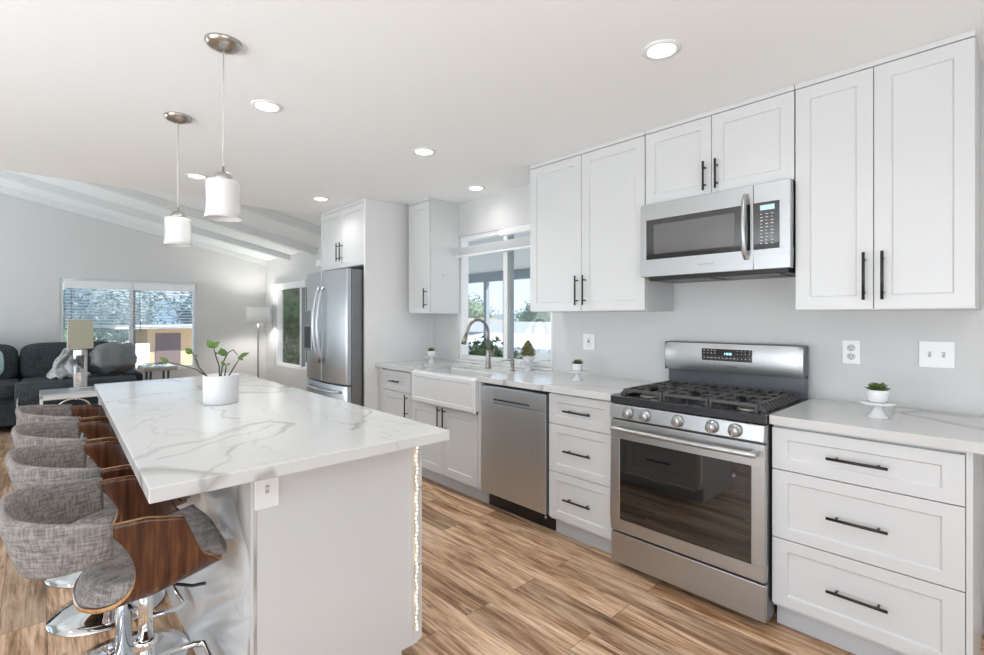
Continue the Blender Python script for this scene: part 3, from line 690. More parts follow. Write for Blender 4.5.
for i in range(4):
    for z0, z1 in ((.688, .866), (.400, .684), (.118, .396)):
        a, b = nx[i]+G, nx[i+1]-G
        d = flip(shaker(a, b, z0, z1, iy1+.019, .055, .045), iy1+.019)
        d.v = [(x, y-.0, z) for x, y, z in d.v]
        d.v = [(x, y-.019, z) for x, y, z in d.v]; d.v = [(x, y+.019, z) for x, y, z in d.v]
        # slab occupies iy1 .. iy1+.019
        d.v = [(x, y if y > iy1+.0189 and False else y, z) for x, y, z in d.v]
        d = MB().add([(x, (iy1+.0195)-(y-(iy1+.0195))-.0, z) for x, y, z in shaker(a, b, z0, z1, iy1+.0195, .055, .045).v], shaker(a, b, z0, z1, 0, .055, .045).f)
        dd = d.build('drawer', CAB, t, bevel=.0012)
        h = pull_h((a+b)/2, (z0+z1)/2, 0, .19); h.v = [(x, iy1+.0195-y, z) for x, y, z in h.v]; h.build('handle', BLACK, dd)
mb = MB(); q_ = [(-1.419, -2.723), (-1.417, -1.812), (-3.935, -1.80), (-3.90, -2.660)]
mb.add([(x, y, .8765) for x, y in q_]+[(x, y, .914) for x, y in q_], [(0, 3, 2, 1), (4, 5, 6, 7), (0, 1, 5, 4), (1, 2, 6, 5), (2, 3, 7, 6), (3, 0, 4, 7)])
tag(mb.build('island_countertop', MARBI, bevel=.003), 'large white quartz island countertop with grey veins', 'countertop')
# outlet on island end
def outlet(label, M, w_=.072, h_=.115, kind='duplex', name='wall_outlet', cat='outlet'):
    t = thing(name, label, cat); t.matrix_world = M     # local: plate in xz plane, faces -y
    B(-w_/2, w_/2, -.006, 0, -h_/2, h_/2).build('cover_plate', TRIM, t, bevel=.002)
    dk = plain('slot_dark', (.05, .05, .05), .5)
    if kind == 'duplex':
        for z in (-.021, .021):
            f = MB().lathe([(0, 0), (.0165, 0), (.0165, .0025), (0, .0025)], 20, M=Matrix.Translation((0, -.006, z)) @ Matrix.Rotation(PI/2, 4, 'X')).build('socket', plain('socket_white', (.76, .76, .75), .35), t)
            MB().box(-.0075, -.0050, -.0092, -.0084, z-.001, z+.008).box(.0050, .0075, -.0092, -.0084, z-.001, z+.008).box(-.002, .002, -.0092, -.0084, z-.010, z-.005).build('slots', dk, f)
    elif kind == 'gfci':
        f = B(-.017, .017, -.009, -.006, -.034, .034).build('socket', plain('socket_white2', (.80, .80, .79), .35), t, bevel=.001)
        MB().box(-.006, .006, -.0098, -.0088, -.004, .012).build('slots', dk, f)
        MB().box(-.007, -.004, -.0098, -.0088, .018, .027).box(.004, .007, -.0098, -.0088, .018, .027).build('slots', dk, f)
    else:
        for x in ((-.023, .023) if w_ > .1 else (0,)):
            B(x-.005, x+.005, -.0075, -.006, -.012, .012).build('toggle_slot', plain('slot_grey', (.45, .45, .45), .5), t)
            B(x-.0035, x+.0035, -.016, -.0065, .0, .009).build('toggle', plain('toggle_grey', (.62, .62, .62), .35), t, bevel=.001)
    return t
outlet('white duplex outlet on the backsplash right above the range edge', Matrix.Translation((-.553, -.0005, 1.157)))
outlet('wide double switch plate on the wall above the right counter', Matrix.Translation((-.243, -.0005, 1.162)), w_=.118, h_=.118, kind='switch', name='light_switch', cat='light switch')
outlet('white outlet with dark slots on the backsplash left of the range', Matrix.Translation((-2.105, -.0005, 1.152)), w_=.10, kind='gfci')
outlet('white outlet plate on the island end under the countertop', Matrix.Translation((ix1+.0005, -2.417, .814)) @ Matrix.Rotation(PI/2, 4, 'Z'), w_=.070, kind='switch')

# LED string along the island corner and toe
t = thing('string_light', 'warm lit bulb string hanging down the island corner', 'string light')
yb_ = iy1+.008; path = [Vector((ix1+.010, iy1-.012+.004*math.sin(k*.8), .86-.68*k/30)) for k in range(31)]
path += [Vector((ix1+.012, iy1-.022, .165)), Vector((ix1+.013, iy1-.026, .150))]
MB().tube(path, .003, 6).build('wire', WIRE, t)
b0 = None
B(ix1+.0005, ix1+.004, iy1-.024, iy1-.004, .165, .872).build('light_strip_backing', plain('cream_strip', (.66, .60, .52), .5), t)
for k in range(46):
    z = .858-.69*k/45
    if b0 is None:
        b0 = MB().sup((0, 0, 0), (.0038, .0038, .0055), 1, 10, 6).build('bulb', LED, t); o = b0
    else: o = b0.copy(); COL.objects.link(o); o.parent = t
    o.location = (ix1+.0115, iy1-.013+.003*math.sin(k*1.3), z)
t2 = thing('string_light', 'warm lit bulb string along the foot of the island drawers', 'string light')
MB().tube([(ix1-.02-k*.1, iy1+.024, .108+.003*math.sin(k*1.7)) for k in range(15)], .003, 6).build('wire', WIRE, t2)
for k in range(34):
    o = b0.copy(); COL.objects.link(o); o.parent = t2; o.location = (ix1-.03-k*.041, iy1+.028, .108+.003*math.sin(k*.7))

# ---------------------------------------------------------------- bar stool
def make_stool():
    t = thing('bar_stool', 'x', 'bar stool')
    MB().lathe([(0, 0), (.208, 0), (.215, .004), (.213, .009), (.16, .014), (.09, .022), (.045, .036), (.032, .05), (.030, .055), (0, .055)], 56).build('base', CHROME, t)
    MB().lathe([(0, .05), (.026, .05), (.026, .32), (.030, .325), (.030, .345), (.024, .35), (0, .35)], 28).build('column', CHROME, t)
    MB().lathe([(0, .34), (.0185, .34), (.0185, .535), (0, .535)], 24).build('piston', CHROME, t)
    mb = MB(); pts = [(0, .02, .22), (-.10, .04, .22), (-.12, .08, .21), (-.12, .15, .205), (-.10, .18, .205), (.10, .18, .205), (.12, .15, .205), (.12, .08, .21), (.10, .04, .22), (0, .02, .22)]
    mb.tube(pts, .011, 10).build('footrest', CHROME, t)
    mb = MB(); mb.box(-.07, .07, -.08, .08, .528, .540); mb.tube([(.05, .02, .532), (.14, .10, .53), (.16, .13, .535)], .005, 8); mb.build('mount_plate', BLACK, t, bevel=.002)
    # bent plywood shell: cross-section parameter q in [-1,1]
    def cross(q):                       # returns x, z for q
        a = abs(q); sg = 1 if q > 0 else -1
        if a < .46: x = .165*a/.46; z = .548+.012*(a/.46)**2
        elif a < .70: k = (a-.46)/.24; th = k*PI*.47; x = .165+.052*math.sin(th); z = .560+.088*(1-math.cos(th))*1.04
        else:
            th = PI*.47; x0 = .165+.052*math.sin(th); z0 = .560+.088*(1-math.cos(th))*1.04; k = (a-.70)/.30
            x = x0+.012*k; z = z0+.150*k
        return sg*x, z
    def yr(q):                          # rear and front limits
        a = abs(q)
        if a < .46: s_ = a/.46; yf = .190-.020*s_**3; yb = -.168+.045*s_**2.6
        elif a < .70: k = (a-.46)/.24; yf = .17-.055*k**1.5; yb = -.123+.078*math.sin(k*PI/2)
        else: k = (a-.70)/.30; yf = .115-.050*k; yb = -.045-.080*k**2.0
        return yb, yf
    def slope(y, a):
        w_ = 1 if a < .62 else max(0, 1-(a-.62)/.12)
        return w_*(.050*max(0, y)/.2-.012*max(0, -y)/.17) - (1-w_)*.22*max(0, y+.02)*max(0, (a-.72)/.28)
    def sh(u, v):
        q = -1+2*u; x, z = cross(q); yb, yf = yr(q); y = yb+(yf-yb)*v
        return (x, y, z+slope(y, abs(q)))
    mb = MB().grid(sh, 81, 19)
    s_ = mb.build('shell', WOOD, t, mats=[WOOD, WOODE], solid=.011)
    s_.modifiers['solid'].material_offset_rim = 1
    def cu(side):
        def f(u, v):
            q = (-1+2*u)*.60; x, z = cross(q); yb, yf = yr(q); yb += .005; yf += .014; y = yb+(yf-yb)*v
            e = min(1, min((1-abs(-1+2*u))*1.4, 1-abs(2*v-1))*4.5); th = .007+.050*math.sqrt(max(0, 1-(1-e)**2))
            return (x*.975, y, z+slope(y, 0)+(th if side else .0062))
        return f
    mb = MB().grid(cu(1), 33, 25); mb.grid(cu(0), 33, 25)
    def wall(fn1, fn0, n, mk):
        for i in range(n):
            a, b = mk(i/n), mk((i+1)/n)
            mb.add([fn0(*a), fn0(*b), fn1(*b), fn1(*a)], [(0, 1, 2, 3)], True)
    for mk in (lambda k: (k, 0), lambda k: (k, 1)): wall(cu(1), cu(0), 32, mk)
    for mk in (lambda k: (0, k), lambda k: (1, k)): wall(cu(1), cu(0), 24, mk)
    mb.build('seat_cushion', TWEED, t)
    def back(u, v, out=0):
        ang = PI*u; c, s2 = math.cos(ang), math.sin(ang); sgc = 1 if c > 0 else -1
        x = (.227+out)*sgc*abs(c)**.62; mid = abs(s2); y = -.080-(.208+out)*mid**1.05
        ztop = .800+.035*mid**1.2; zbot = .708-.042*mid**.8
        z = zbot+(ztop-zbot)*v; lean = .045*(v-.5)
        return (x+lean*.4*sgc*abs(c), y-lean*mid, z)
    mb = MB(); NU, NV = 57, 22
    def bk(u, v):
        a = 2*PI*v; uu = .02+.96*u; endk = min(1, min(u, 1-u)*16); th = .015*(.45+.55*math.sqrt(max(0, 1-(1-endk)**2)))
        cv = .5+.5*math.copysign(abs(math.sin(a))**.6, math.sin(a)); ou = th*math.copysign(abs(math.cos(a))**.6, math.cos(a))
        return back(uu, cv, ou)
    vs = [bk(i/(NU-1), j/NV) for i in range(NU) for j in range(NV)]; fs = []
    for i in range(NU-1):
        for j in range(NV): fs.append((i*NV+j, i*NV+(j+1) % NV, (i+1)*NV+(j+1) % NV, (i+1)*NV+j))
    fs += [tuple(range(NV)), tuple(range((NU-1)*NV, NU*NV))[::-1]]
    mb.add(vs, fs, True); mb.build('backrest', TWEED, t)
    return t
st = make_stool()
slab = ['walnut and grey tweed bar stool nearest the camera, at the island corner', 'walnut and grey tweed bar stool second from the camera at the island',
        'walnut and grey tweed bar stool third from the camera at the island', 'walnut and grey tweed bar stool farthest away, beside the sofa end of the island']
for i, (x, y, rz, dz) in enumerate(((-1.81, -2.677, -.03, 0), (-2.32, -2.678, .03, .025), (-2.83, -2.678, .0, .03), (-3.33, -2.678, .03, .045))):
    o = st if i == 0 else copy_tree(st)
    o.location = (x, y, 0); o.rotation_euler = (0, 0, rz); o['label'] = slab[i]; o['group'] = 'bar stools at the island'
    for ch in o.children:
        if ch.name.split('.')[0] not in ('base', 'column', 'footrest'): ch.location.z = dz

# ---------------------------------------------------------------- pendants
def pendant(loc, label, copyof=None):
    if copyof: 
        o = copy_tree(copyof); o.location = loc; o['label'] = label; return o
    t = thing('pendant_light', label, 'pendant lamp', loc, group='pendant lights over the island')   # origin at ceiling
    MB().lathe([(0, 0), (.066, 0), (.066, -.006), (.055, -.020), (.03, -.030), (.012, -.034), (0, -.034)], 36).build('canopy', NICKEL, t)
    MB().tube([(0, 0, -.03), (0, 0, -.50)], .0028, 8).build('cord', plain('cord_clear', (.62, .60, .57), .3), t)
    MB().lathe([(0, -.485), (.005, -.487), (.006, -.505), (.013, -.508), (.028, -.516), (.036, -.532), (.037, -.547), (0, -.547)], 28).build('socket_cap', NICKEL, t)
    pr = [(.010, -.545), (.060, -.546), (.0625, -.552), (.0615, -.58), (.0600, -.62), (.0615, -.66), (.067, -.692), (.0645, -.692), (.0590, -.66), (.0575, -.62), (.059, -.58), (.059, -.556), (.02, -.552)]
    MB().lathe(pr, 40).build('glass_shade', SHADEG, t)
    return t
p1 = pendant((-2.121, -2.384, ZC), 'brushed nickel pendant with white glass shade nearer the camera, over the island')
pendant((-3.072, -2.364, ZC), 'brushed nickel pendant with white glass shade farther from the camera, over the island', p1)

# ---------------------------------------------------------------- recessed lights
def can(loc, label, c0=None):
    if c0: o = copy_tree(c0); o.location = loc; o['label'] = label
    else:
        t = o = thing('recessed_light', label, 'ceiling light', loc, group='round recessed ceiling lights')
        MB().lathe([(.052, -.0005), (.075, -.0005), (.075, -.004), (.056, -.008), (.052, -.004), (.052, -.0005)], 36, caps=False).build('trim_ring', TRIM, t)
        MB().lathe([(0, -.003), (.052, -.003), (.052, -.001), (0, -.001)], 32).build('lens', CAN, t)
    light('recessed_lamp', 'AREA', (loc[0], loc[1], loc[2]-.012), (0, 0, 0), 0.7 if loc[1] > -.5 else (3.0 if -2.7 < loc[0] < -2.5 else 1.7), (1, .985, .965), shape='DISK', size=.11, spread=2.4)
    return o
c0 = None
for (x, y, lb) in ((-.975, -1.08, 'round recessed light above the range, nearest on the right'), (-2.606, -2.061, 'round recessed light beside the nearer pendant light'),
                   (-2.621, -1.082, 'round recessed light in the middle of the kitchen ceiling'), (-4.297, -1.035, 'round recessed light in front of the cabinet over the refrigerator'),
                   (-3.062, -.25, 'round recessed light close to the kitchen window'), (-4.254, -2.027, 'round recessed light behind the farther pendant light')):
    o = can((x, y, ZC), lb, c0); c0 = c0 or o
# unseen ceiling lamps added behind the camera for more light, without fittings
for (x, y) in ((-.975, -2.06), (.6, -1.08), (.6, -2.06), (.6, -3.6), (-.975, -4.3), (-2.6, -4.0), (-4.25, -4.0)):
    light('recessed_lamp', 'AREA', (x, y, ZC-.012), (0, 0, 0), 1.7, (1, .985, .965), shape='DISK', size=.11, spread=2.4)

# ---------------------------------------------------------------- small plants
def leaf(mb, p, d, L, W, up=Vector((0, 0, 1)), fold=.25, curl=.15):
    d = Vector(d).normalized(); side = d.cross(up)
    if side.length < .05: side = d.cross(Vector((1, 0, 0)))
    side.normalize(); nn = side.cross(d).normalized(); vs = []; fs = []; N = 6
    for i in range(N+1):
        k = i/N; wd = W*math.sin(PI*(k**.8)*.97+.03)*.5; c = Vector(p)+d*L*k - nn*curl*L*k*k
        vs += [c-side*wd+nn*wd*fold, c, c+side*wd+nn*wd*fold]
    for i in range(N):
        a = i*3; fs += [(a, a+1, a+4, a+3), (a+1, a+2, a+5, a+4)]
    mb.add(vs, fs, True)
def succulent(loc, label, s=1, stand=True, kind='rosette'):
    t = thing('potted_succulent', label, 'potted plant', loc, group='small succulents in white pots along the counter')
    h = 0
    if stand:
        MB().lathe([(0, 0), (.038*s, 0), (.038*s, .004*s), (.028*s, .012*s), (.015*s, .038*s), (.016*s, .050*s), (.055*s, .054*s), (.062*s, .059*s), (.062*s, .063*s), (0, .061*s)], 28).build('pedestal', CERAM, t); h = .063*s
    MB().lathe([(0, h), (.026*s, h), (.038*s, h+.014*s), (.039*s, h+.04*s), (.037*s, h+.052*s), (.034*s, h+.052*s), (.033*s, h+.044*s), (0, h+.044*s)], 28).build('pot', CERAM, t)
    mb = MB(); R_ = random.Random(int(abs(loc[0])*100)); z = h+.046*s
    if kind == 'rosette':
        for ring, (n, el, L) in enumerate(((13, .25, .042), (11, .6, .040), (8, .95, .034), (5, 1.25, .028))):
            for k in range(n):
                a = 2*PI*(k+.5*ring)/n+R_.uniform(-.1, .1); d = (math.cos(a)*math.cos(el), math.sin(a)*math.cos(el), math.sin(el))
                leaf(mb, (0.006*s*math.cos(a), .006*s*math.sin(a), z+.002*ring), d, L*s*R_.uniform(.85, 1.15), .017*s, fold=.5, curl=-.1)
    else:
        for k in range(90):
            q = k/89; a = k*2.4; r = .046*s*(math.sin(PI*min(1, .30+.70*q)))**.8*(1-.35*q)+.004; el = .55+.9*q; zz = z+.100*s*q
            d = (math.cos(a)*math.cos(el), math.sin(a)*math.cos(el), math.sin(el)); leaf(mb, (r*math.cos(a)*.8, r*math.sin(a)*.8, zz-.004), d, .034*s, .028*s, fold=.4, curl=.1)
    mb.build('leaves', ARTI if kind == 'cone' else SUCC, t, solid=.0012)
    return t
succulent((-.392, -.385, .914), 'green succulent in white pot on a pedestal right of the range', 1.0)
succulent((-1.975, -.31, .914), 'dark green succulent in white pot between dishwasher and range', .95)
succulent((-2.615, -.10, .914), 'artichoke-shaped succulent in white pot in front of the window', 1.0, True, 'cone')
succulent((-3.66, -.27, .914), 'tiny succulent on white pedestal in the corner under the small cabinet', .95)

# big pot plant
t = thing('potted_plant', 'leafy zamia plant in a white ribbed pot on the island', 'potted plant', (-2.62, -2.268, .914))
def potf(u, v): return None
prof = [(.0, 0), (.070, 0), (.075, .004)]
n = 60
mb = MB(); rows = []
for z, r in [(0, .071), (.004, .075)]+[(.006+.128*k/46, .0755+.0012*math.cos(k*PI)+.002*k/46) for k in range(47)]+[(.136, .078), (.136, .073), (.12, .072)]: rows.append((r, z))
mb.lathe([(0, 0)]+rows+[(0, .12)], 48).build('pot', POT, t)
MB().lathe([(0, .118), (.071, .118), (.071, .121), (0, .124)], 24).build('soil', SOIL, t)
right = Vector((math.cos(math.radians(47.04)), math.sin(math.radians(47.04)), 0)); fw = Vector((-right.y, right.x, 0))
S_ = .0043   # metres per photo pixel at this depth
def sp(u, v, dpt=0): return right*((u-223)*S_) + fw*dpt + Vector((0, 0, (403-v)*S_))
stems = [([(207, 373), (196, 365), (180, 360), (167, 357)], [(-.4,  .35, 162, 353, .045)]),
         ([(207, 373), (201, 363), (198.5, 352), (196, 345)], [(0, 0, 0, 0, 0)]),
         ([(221, 372), (221, 362), (217, 350), (214.5, 340)], []), ([(222, 372), (224, 358), (229, 347), (234.5, 343.5), (239.5, 350)], []),
         ([(228, 372), (229, 365), (230, 360)], []), ([(231, 372), (236, 362), (240, 354)], [])]
mb = MB(); dp = [-.02, -.04, .0, .02, -.01, .03]
for (pl, _), d in zip(stems, dp):
    P3 = [sp(u, v, d*(k+1)/len(pl)) for k, (u, v) in enumerate(pl)]; P3 = [P3[0]*1.0]+P3[1:]
    P3[0] = Vector((P3[0].x*.8, P3[0].y*.8, .12))
    mb.tube(P3, [.0032]*(len(P3)-1)+[.0018], 7)
mb.build('stems', STEMM, t)
mb = MB()
def lf(u0, v0, u1, v1, d, wd): 
    a = sp(u0, v0, d); b = sp(u1, v1, d-.01); leaf(mb, a, b-a, (b-a).length, wd, up=(-fw+Vector((0, 0, .35))).normalized(), fold=.3, curl=.05)
lf(167, 357, 159, 351, -.02, .022); lf(196, 347, 190, 341, -.04, .028); lf(198, 353, 203, 348, -.04, .014)
lf(214.5, 341, 208.5, 332, 0, .034); lf(214.5, 341, 222.5, 334, 0, .030); lf(219, 348, 217, 346, 0, .01); lf(226, 350.5, 220.5, 342, .02, .034)
lf(229, 361, 225.5, 356, -.01, .016); lf(230, 360, 236, 358.5, -.01, .010); lf(240, 352, 252, 347, .03, .022); lf(239, 351, 245, 355.5, .03, .022); lf(217.5, 349, 220, 344, 0.02, .012)
mb.build('leaves', LEAF, t, solid=.0008)

# ---------------------------------------------------------------- living room
# floor lamp
t = thing('floor_lamp', 'slim silver floor lamp with white drum shade in the far corner', 'floor lamp', (-8.36, -.30, 0))
MB().lathe([(0, 0), (.14, 0), (.14, .012), (.03, .03), (0, .03)], 28).build('base', NICKEL, t)
MB().tube([(0, 0, .02), (0, 0, .7), (0, 0, 1.16), (0, 0, 1.24)], [.012, .012, .014, .02], 12).build('pole', plain('lamp_pole', (.30, .31, .32), .3, .8), t)
MB().lathe([(.02, 1.24), (.035, 1.26), (.02, 1.275)], 16).build('finial', NICKEL, t)
mb = MB()
mb.lathe([(.185, 1.235), (.170, 1.50), (.166, 1.50), (.181, 1.235), (.185, 1.235)], 36, caps=False); mb.build('lamp_shade', SHADEM, t)
l = light('floor_lamp_bulb', 'POINT', (-8.36, -.30, 1.37), (0, 0, 0), 24, (1, .97, .92), shadow_soft_size=.05)

# sofa sectional
def cushion(name, c, r, e, mat, parent, rot=None, fn=None):
    mb = MB().sup((0, 0, 0), r, e, 32, 18, fn); o = mb.build(name, mat, parent); o.location = c
    if rot: o.rotation_euler = rot
    return o
t = thing('sofa', 'charcoal sofa with low back cushions under the far window', 'sofa')
B(-8.86, -7.90, -5.2, -2.06, .08, .40).build('base', SOFA, t, bevel=.02)
B(-8.88, -8.62, -5.2, -2.06, .40, .84).build('back_frame', SOFA, t, bevel=.06, seg=4)
for i in range(3): cushion('seat_cushion', (-8.2, -2.57-i*1.0, .49), (.44, .50, .10), .28, SOFA, t)
R_ = random.Random(4)
for i in range(3): cushion('back_cushion', (-8.48, -2.58-i*1.0, .77), (.15, .495, .235), .38, SOFA, t, (0, -.16, R_.uniform(-.04, .04)))
B(-8.86, -7.92, -2.06, -1.88, .08, .60).build('arm', SOFA, t, bevel=.05, seg=4)
B(-7.90, -6.95, -2.9, -2.02, .10, .46).build('chaise_base', SOFA, t, bevel=.03) if False else None

t = thing('loveseat', 'charcoal loveseat seen from its rolled arm trimmed with silver nailheads', 'sofa')
ax0, ax1, ay0, ay1 = -6.93, -6.72, -3.07, -2.10
B(ax0, ax1, ay0, ay1, .10, .50).build('arm', SOFA, t, bevel=.012)
mb = MB(); mb.tube([(-6.83, ay0-.01, .555), (-6.83, ay1, .555)], .125, 28); mb.build('arm_roll', SOFA, t, bevel=.015)
B(-7.72, ax0, -2.98, ay1, .10, .44).build('base', SOFA, t, bevel=.02)
cushion('seat_cushion', (-7.33, -2.55, .50), (.38, .42, .09), .3, SOFA, t)
mb = MB()
n0 = None
for k in range(26):
    z = .13+.0175*k; 
    q = (-6.712, ay0+.012, z)
    if n0 is None: n0 = MB().sup((0, 0, 0), (.006, .008, .008), 1, 8, 5).build('nailhead', CHROME, t); o = n0
    else: o = n0.copy(); COL.objects.link(o); o.parent = t
    o.location = q
mb = MB()
for x in (-6.80, -7.65):
    for y in (ay0+.08, ay1-.08): MB().lathe([(0, 0), (.02, 0), (.028, .10), (0, .10)], 12, (x, y, 0)).build('foot', BLACK, t)

# pillows and throw
def crumple(amp, fr, seed):
    def f(p):
        a = math.sin(p.x*fr+seed)*math.cos(p.y*fr*1.3+seed*2)+.6*math.sin((p.y+p.z)*fr*1.9+seed*.7)+.4*math.sin(p.z*fr*2.7+p.x*fr)
        return p+p.normalized()*amp*a
    return f
o = cushion('throw_pillow', (-7.93, -2.19, .815), (.15, .24, .19), .75, GPIL, None, (0, -.30, .12), crumple(.022, 21, 1.0)); tag(o, 'large crumpled grey satin pillow at the right end of the sofa', 'pillow')
t_ = MB()
def bl(u, v):
    y = -2.78+.29*u; z = .60+.36*math.sin(PI*min(1, u*1.02))**.45*(1-v)+.02
    return (-8.02+.30*v+.035*math.sin(u*17+v*5)+.02*math.sin(v*13+u*9), y+.05*math.sin(v*6+u*3), .585+(z-.585)*(1-.0*v)+.012*math.sin(u*31+v*11))
t_.grid(bl, 50, 24)
o = t_.build('throw_blanket', BLANK, solid=.02); tag(o, 'silver grey crumpled throw blanket draped over the sofa seat behind the table lamp', 'blanket')
o = cushion('throw_pillow', (-8.10, -3.36, .80), (.08, .16, .17), .6, plain('teal_cloth', (.45, .62, .62), .8), None, (0, -.2, .2)); tag(o, 'pale teal pillow at the left frame edge on the sofa', 'pillow')

# glass side table in front of the arm, with mirrored lamp
t = thing('side_table', 'white metal side table with glass top in front of the charcoal loveseat', 'side table', (0, 0, 0))
tx0, tx1, ty0, ty1, tz = -6.62, -6.16, -2.90, -2.42, .60
B(tx0, tx1, ty0, ty1, tz, tz+.008).build('glass_top', TGLASS, t, bevel=.002)
mb = MB(); f = .035
mb.box(tx0, tx1, ty0, ty0+.02, tz-.045, tz-.001); mb.box(tx0, tx1, ty1-.02, ty1, tz-.045, tz-.001); mb.box(tx0, tx0+.02, ty0, ty1, tz-.045, tz-.001); mb.box(tx1-.02, tx1, ty0, ty1, tz-.045, tz-.001)
mb.build('apron', TRIM, t, bevel=.002)
for x in (tx0+.012, tx1-.012):
    for y in (ty0+.012, ty1-.012): B(x-.011, x+.011, y-.011, y+.011, 0, tz-.045).build('leg', TRIM, t, bevel=.002)
mb = MB(); mb.tube([(tx1-.01, (ty0+ty1)/2+.13*math.cos(2*PI*k/28), .44+.11*math.sin(2*PI*k/28)) for k in range(29)], .008, 8); mb.build('ring_ornament', CHROME, t)
B(tx0+.02, tx1-.02, ty0+.02, ty1-.02, .16, .17).build('lower_shelf', TGLASS, t)
t = thing('table_lamp', 'table lamp with mirrored rectangular base and pale olive shade', 'lamp', (-6.42, -2.60, tz+.0085))
B(-.08, .08, -.09, .09, 0, .025).build('foot', MIRROR, t, bevel=.003)
mb = MB(); mb.box(-.035, .035, -.054, -.030, .025, .40); mb.box(-.035, .035, .030, .054, .025, .40); mb.box(-.035, .035, -.030, .030, .34, .40); mb.box(-.03, .03, -.030, .030, .025, .17)
mb.build('mirrored_base', MIRROR, t, bevel=.003)
MB().tube([(0, 0, .40), (0, 0, .45)], .012, 12).build('neck', CHROME, t)
mb = MB(); n = 4; a, b = .098, .092
vs = [(-.09, -a, .41), (.09, -a, .41), (.09, a, .41), (-.09, a, .41), (-.085, -b, .70), (.085, -b, .70), (.085, b, .70), (-.085, b, .70)]
mb.add(vs, [(0,1,5,4),(1,2,6,5),(2,3,7,6),(3,0,4,7)]); mb.build('lamp_shade', OLIVE, t, solid=.004)
MB().tube([(0, 0, .44), (0, 0, .73)], .004, 8).lathe([(0, .725), (.008, .73), (.008, .74), (0, .75)], 10).build('finial', NICKEL, t)

# mirror-top table by the far window
t = thing('side_table', 'small mirror-topped side table with thin metal legs beside the sofa end', 'side table')
ux0, ux1, uy0, uy1, uz = -7.90, -7.42, -1.95, -1.58, .70
B(ux0, ux1, uy0, uy1, uz-.05, uz).build('table_top', plain('taupe_edge', (.40, .36, .31), .4), t, bevel=.012)
B(ux0+.02, ux1-.02, uy0+.02, uy1-.02, uz, uz+.004).build('mirror_inlay', MIRROR, t)
for x in (ux0+.08, ux1-.08):
    for y in (uy0+.09, uy1-.09): MB().tube([(x, y, 0), (x, y, uz-.05)], .014, 10).build('leg', plain('leg_grey', (.16, .18, .20), .3, .8), t)
t = thing('leafy_garland', 'few green leaves lying on the mirror-topped table', 'leaves')
t.location = (-7.66, -1.78, uz+.006)
mb = MB()
for k in range(9):
    a = k*2.1; leaf(mb, (.06*math.cos(a), .10*math.sin(a*1.3), .01), (math.cos(a), math.sin(a), .35), .10, .045)
mb.build('leaves', LEAF, t, solid=.001)

# beam-end box beside the refrigerator top
tag(B(-6.55, -6.40, -.12, -.001, 2.02, 2.12).build('wall_box', TRIM, bevel=.008), 'small white box mounted high on the wall left of the refrigerator', 'wall box')
tag(B(-6.10, -6.02, -.08, -.001, 1.80, 1.93).build('wall_sensor', plain('sensor_grey', (.55, .57, .58), .4), bevel=.006), 'small grey bracket high on the wall beside the refrigerator cabinet', 'bracket')

# ---------------------------------------------------------------- outdoors
def leaves_mesh(c, r, n, size, seed, squash=1, core=True, flat=False):
    R2 = random.Random(seed); mb = MB()
    for k in range(n):
        while True:
            p = Vector((R2.uniform(-1, 1), R2.uniform(-1, 1), R2.uniform(-1, 1)))
            if .35 < p.length < 1: break
        bump = 1+.18*math.sin(p.x*7+seed)+.14*math.sin(p.y*9+p.z*6)
        q = Vector(c)+Vector((p.x*r[0], p.y*r[1], p.z*r[2]))*bump
        a = Vector((R2.uniform(-1, 1), R2.uniform(-1, 1), R2.uniform(-.6, .6))).normalized(); b = a.cross(Vector((R2.uniform(-1, 1), R2.uniform(-1, 1), R2.uniform(-1, 1)))).normalized()
        s_ = size*R2.uniform(.6, 1.3)
        mb.add([q-a*s_, q+b*s_*.45, q+a*s_, q-b*s_*.45], [(0, 1, 2, 3)])
    if core: mb.sup(c, (r[0]*.8, r[1]*.8, r[2]*.8), 1, 14, 9)
    return mb
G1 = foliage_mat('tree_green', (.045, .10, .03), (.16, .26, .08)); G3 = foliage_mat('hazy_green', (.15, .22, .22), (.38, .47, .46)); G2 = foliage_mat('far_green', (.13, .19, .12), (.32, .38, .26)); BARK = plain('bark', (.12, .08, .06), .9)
def tree(label, x, y, zg, zt, r, n, size, mat, seed, name='tree', cat='tree', group=None):
    t = thing(name, label, cat, (x, y, zg), group=group); h = zt-zg
    MB().tube([(0, 0, 0), (0, 0, h*.5)], [max(.05, r*.09), max(.03, r*.05)], 8).build('trunk', BARK, t)
    leaves_mesh((0, 0, h-r*.8 if h > 1.7*r else h*.5), (r*.8, r*.8, min(r*.8, h*.45)), n, size, seed).build('crown', mat, t)
GZ = -1.2
struct(B(-90, 20, .14, 90, GZ-.2, GZ).build('ground', plain('outdoor_ground', (.50, .48, .44), .9, var=.1, scale=2)))
struct(B(-90, XF-.14, -60, .14, GZ-.2, GZ).build('ground_west', plain('outdoor_ground2', (.52, .50, .46), .9, var=.1, scale=2)))
# porch outside the kitchen window
tcol = plain('porch_blue_grey', (.34, .40, .44), .6)
t = thing('porch_roof', 'blue grey patio cover roof outside the kitchen window', 'patio cover')
B(-14.0, -1.0, .16, 4.3, 2.30, 2.40).build('roof_deck', plain('porch_ceiling', (.62, .68, .70), .7), t)
B(-14.0, -1.0, 4.15, 4.3, 2.11, 2.30).build('fascia_beam', tcol, t)
for x in (-7.85, -7.25, -5.0, -11.5): B(x-.045, x+.045, 4.18, 4.27, GZ, 2.11).build('post', tcol, t)
tree('dense green shrub just outside the kitchen window', -4.95, 1.55, GZ, 1.02, .62, 3000, .045, G1, 11, 'shrub', 'shrub')
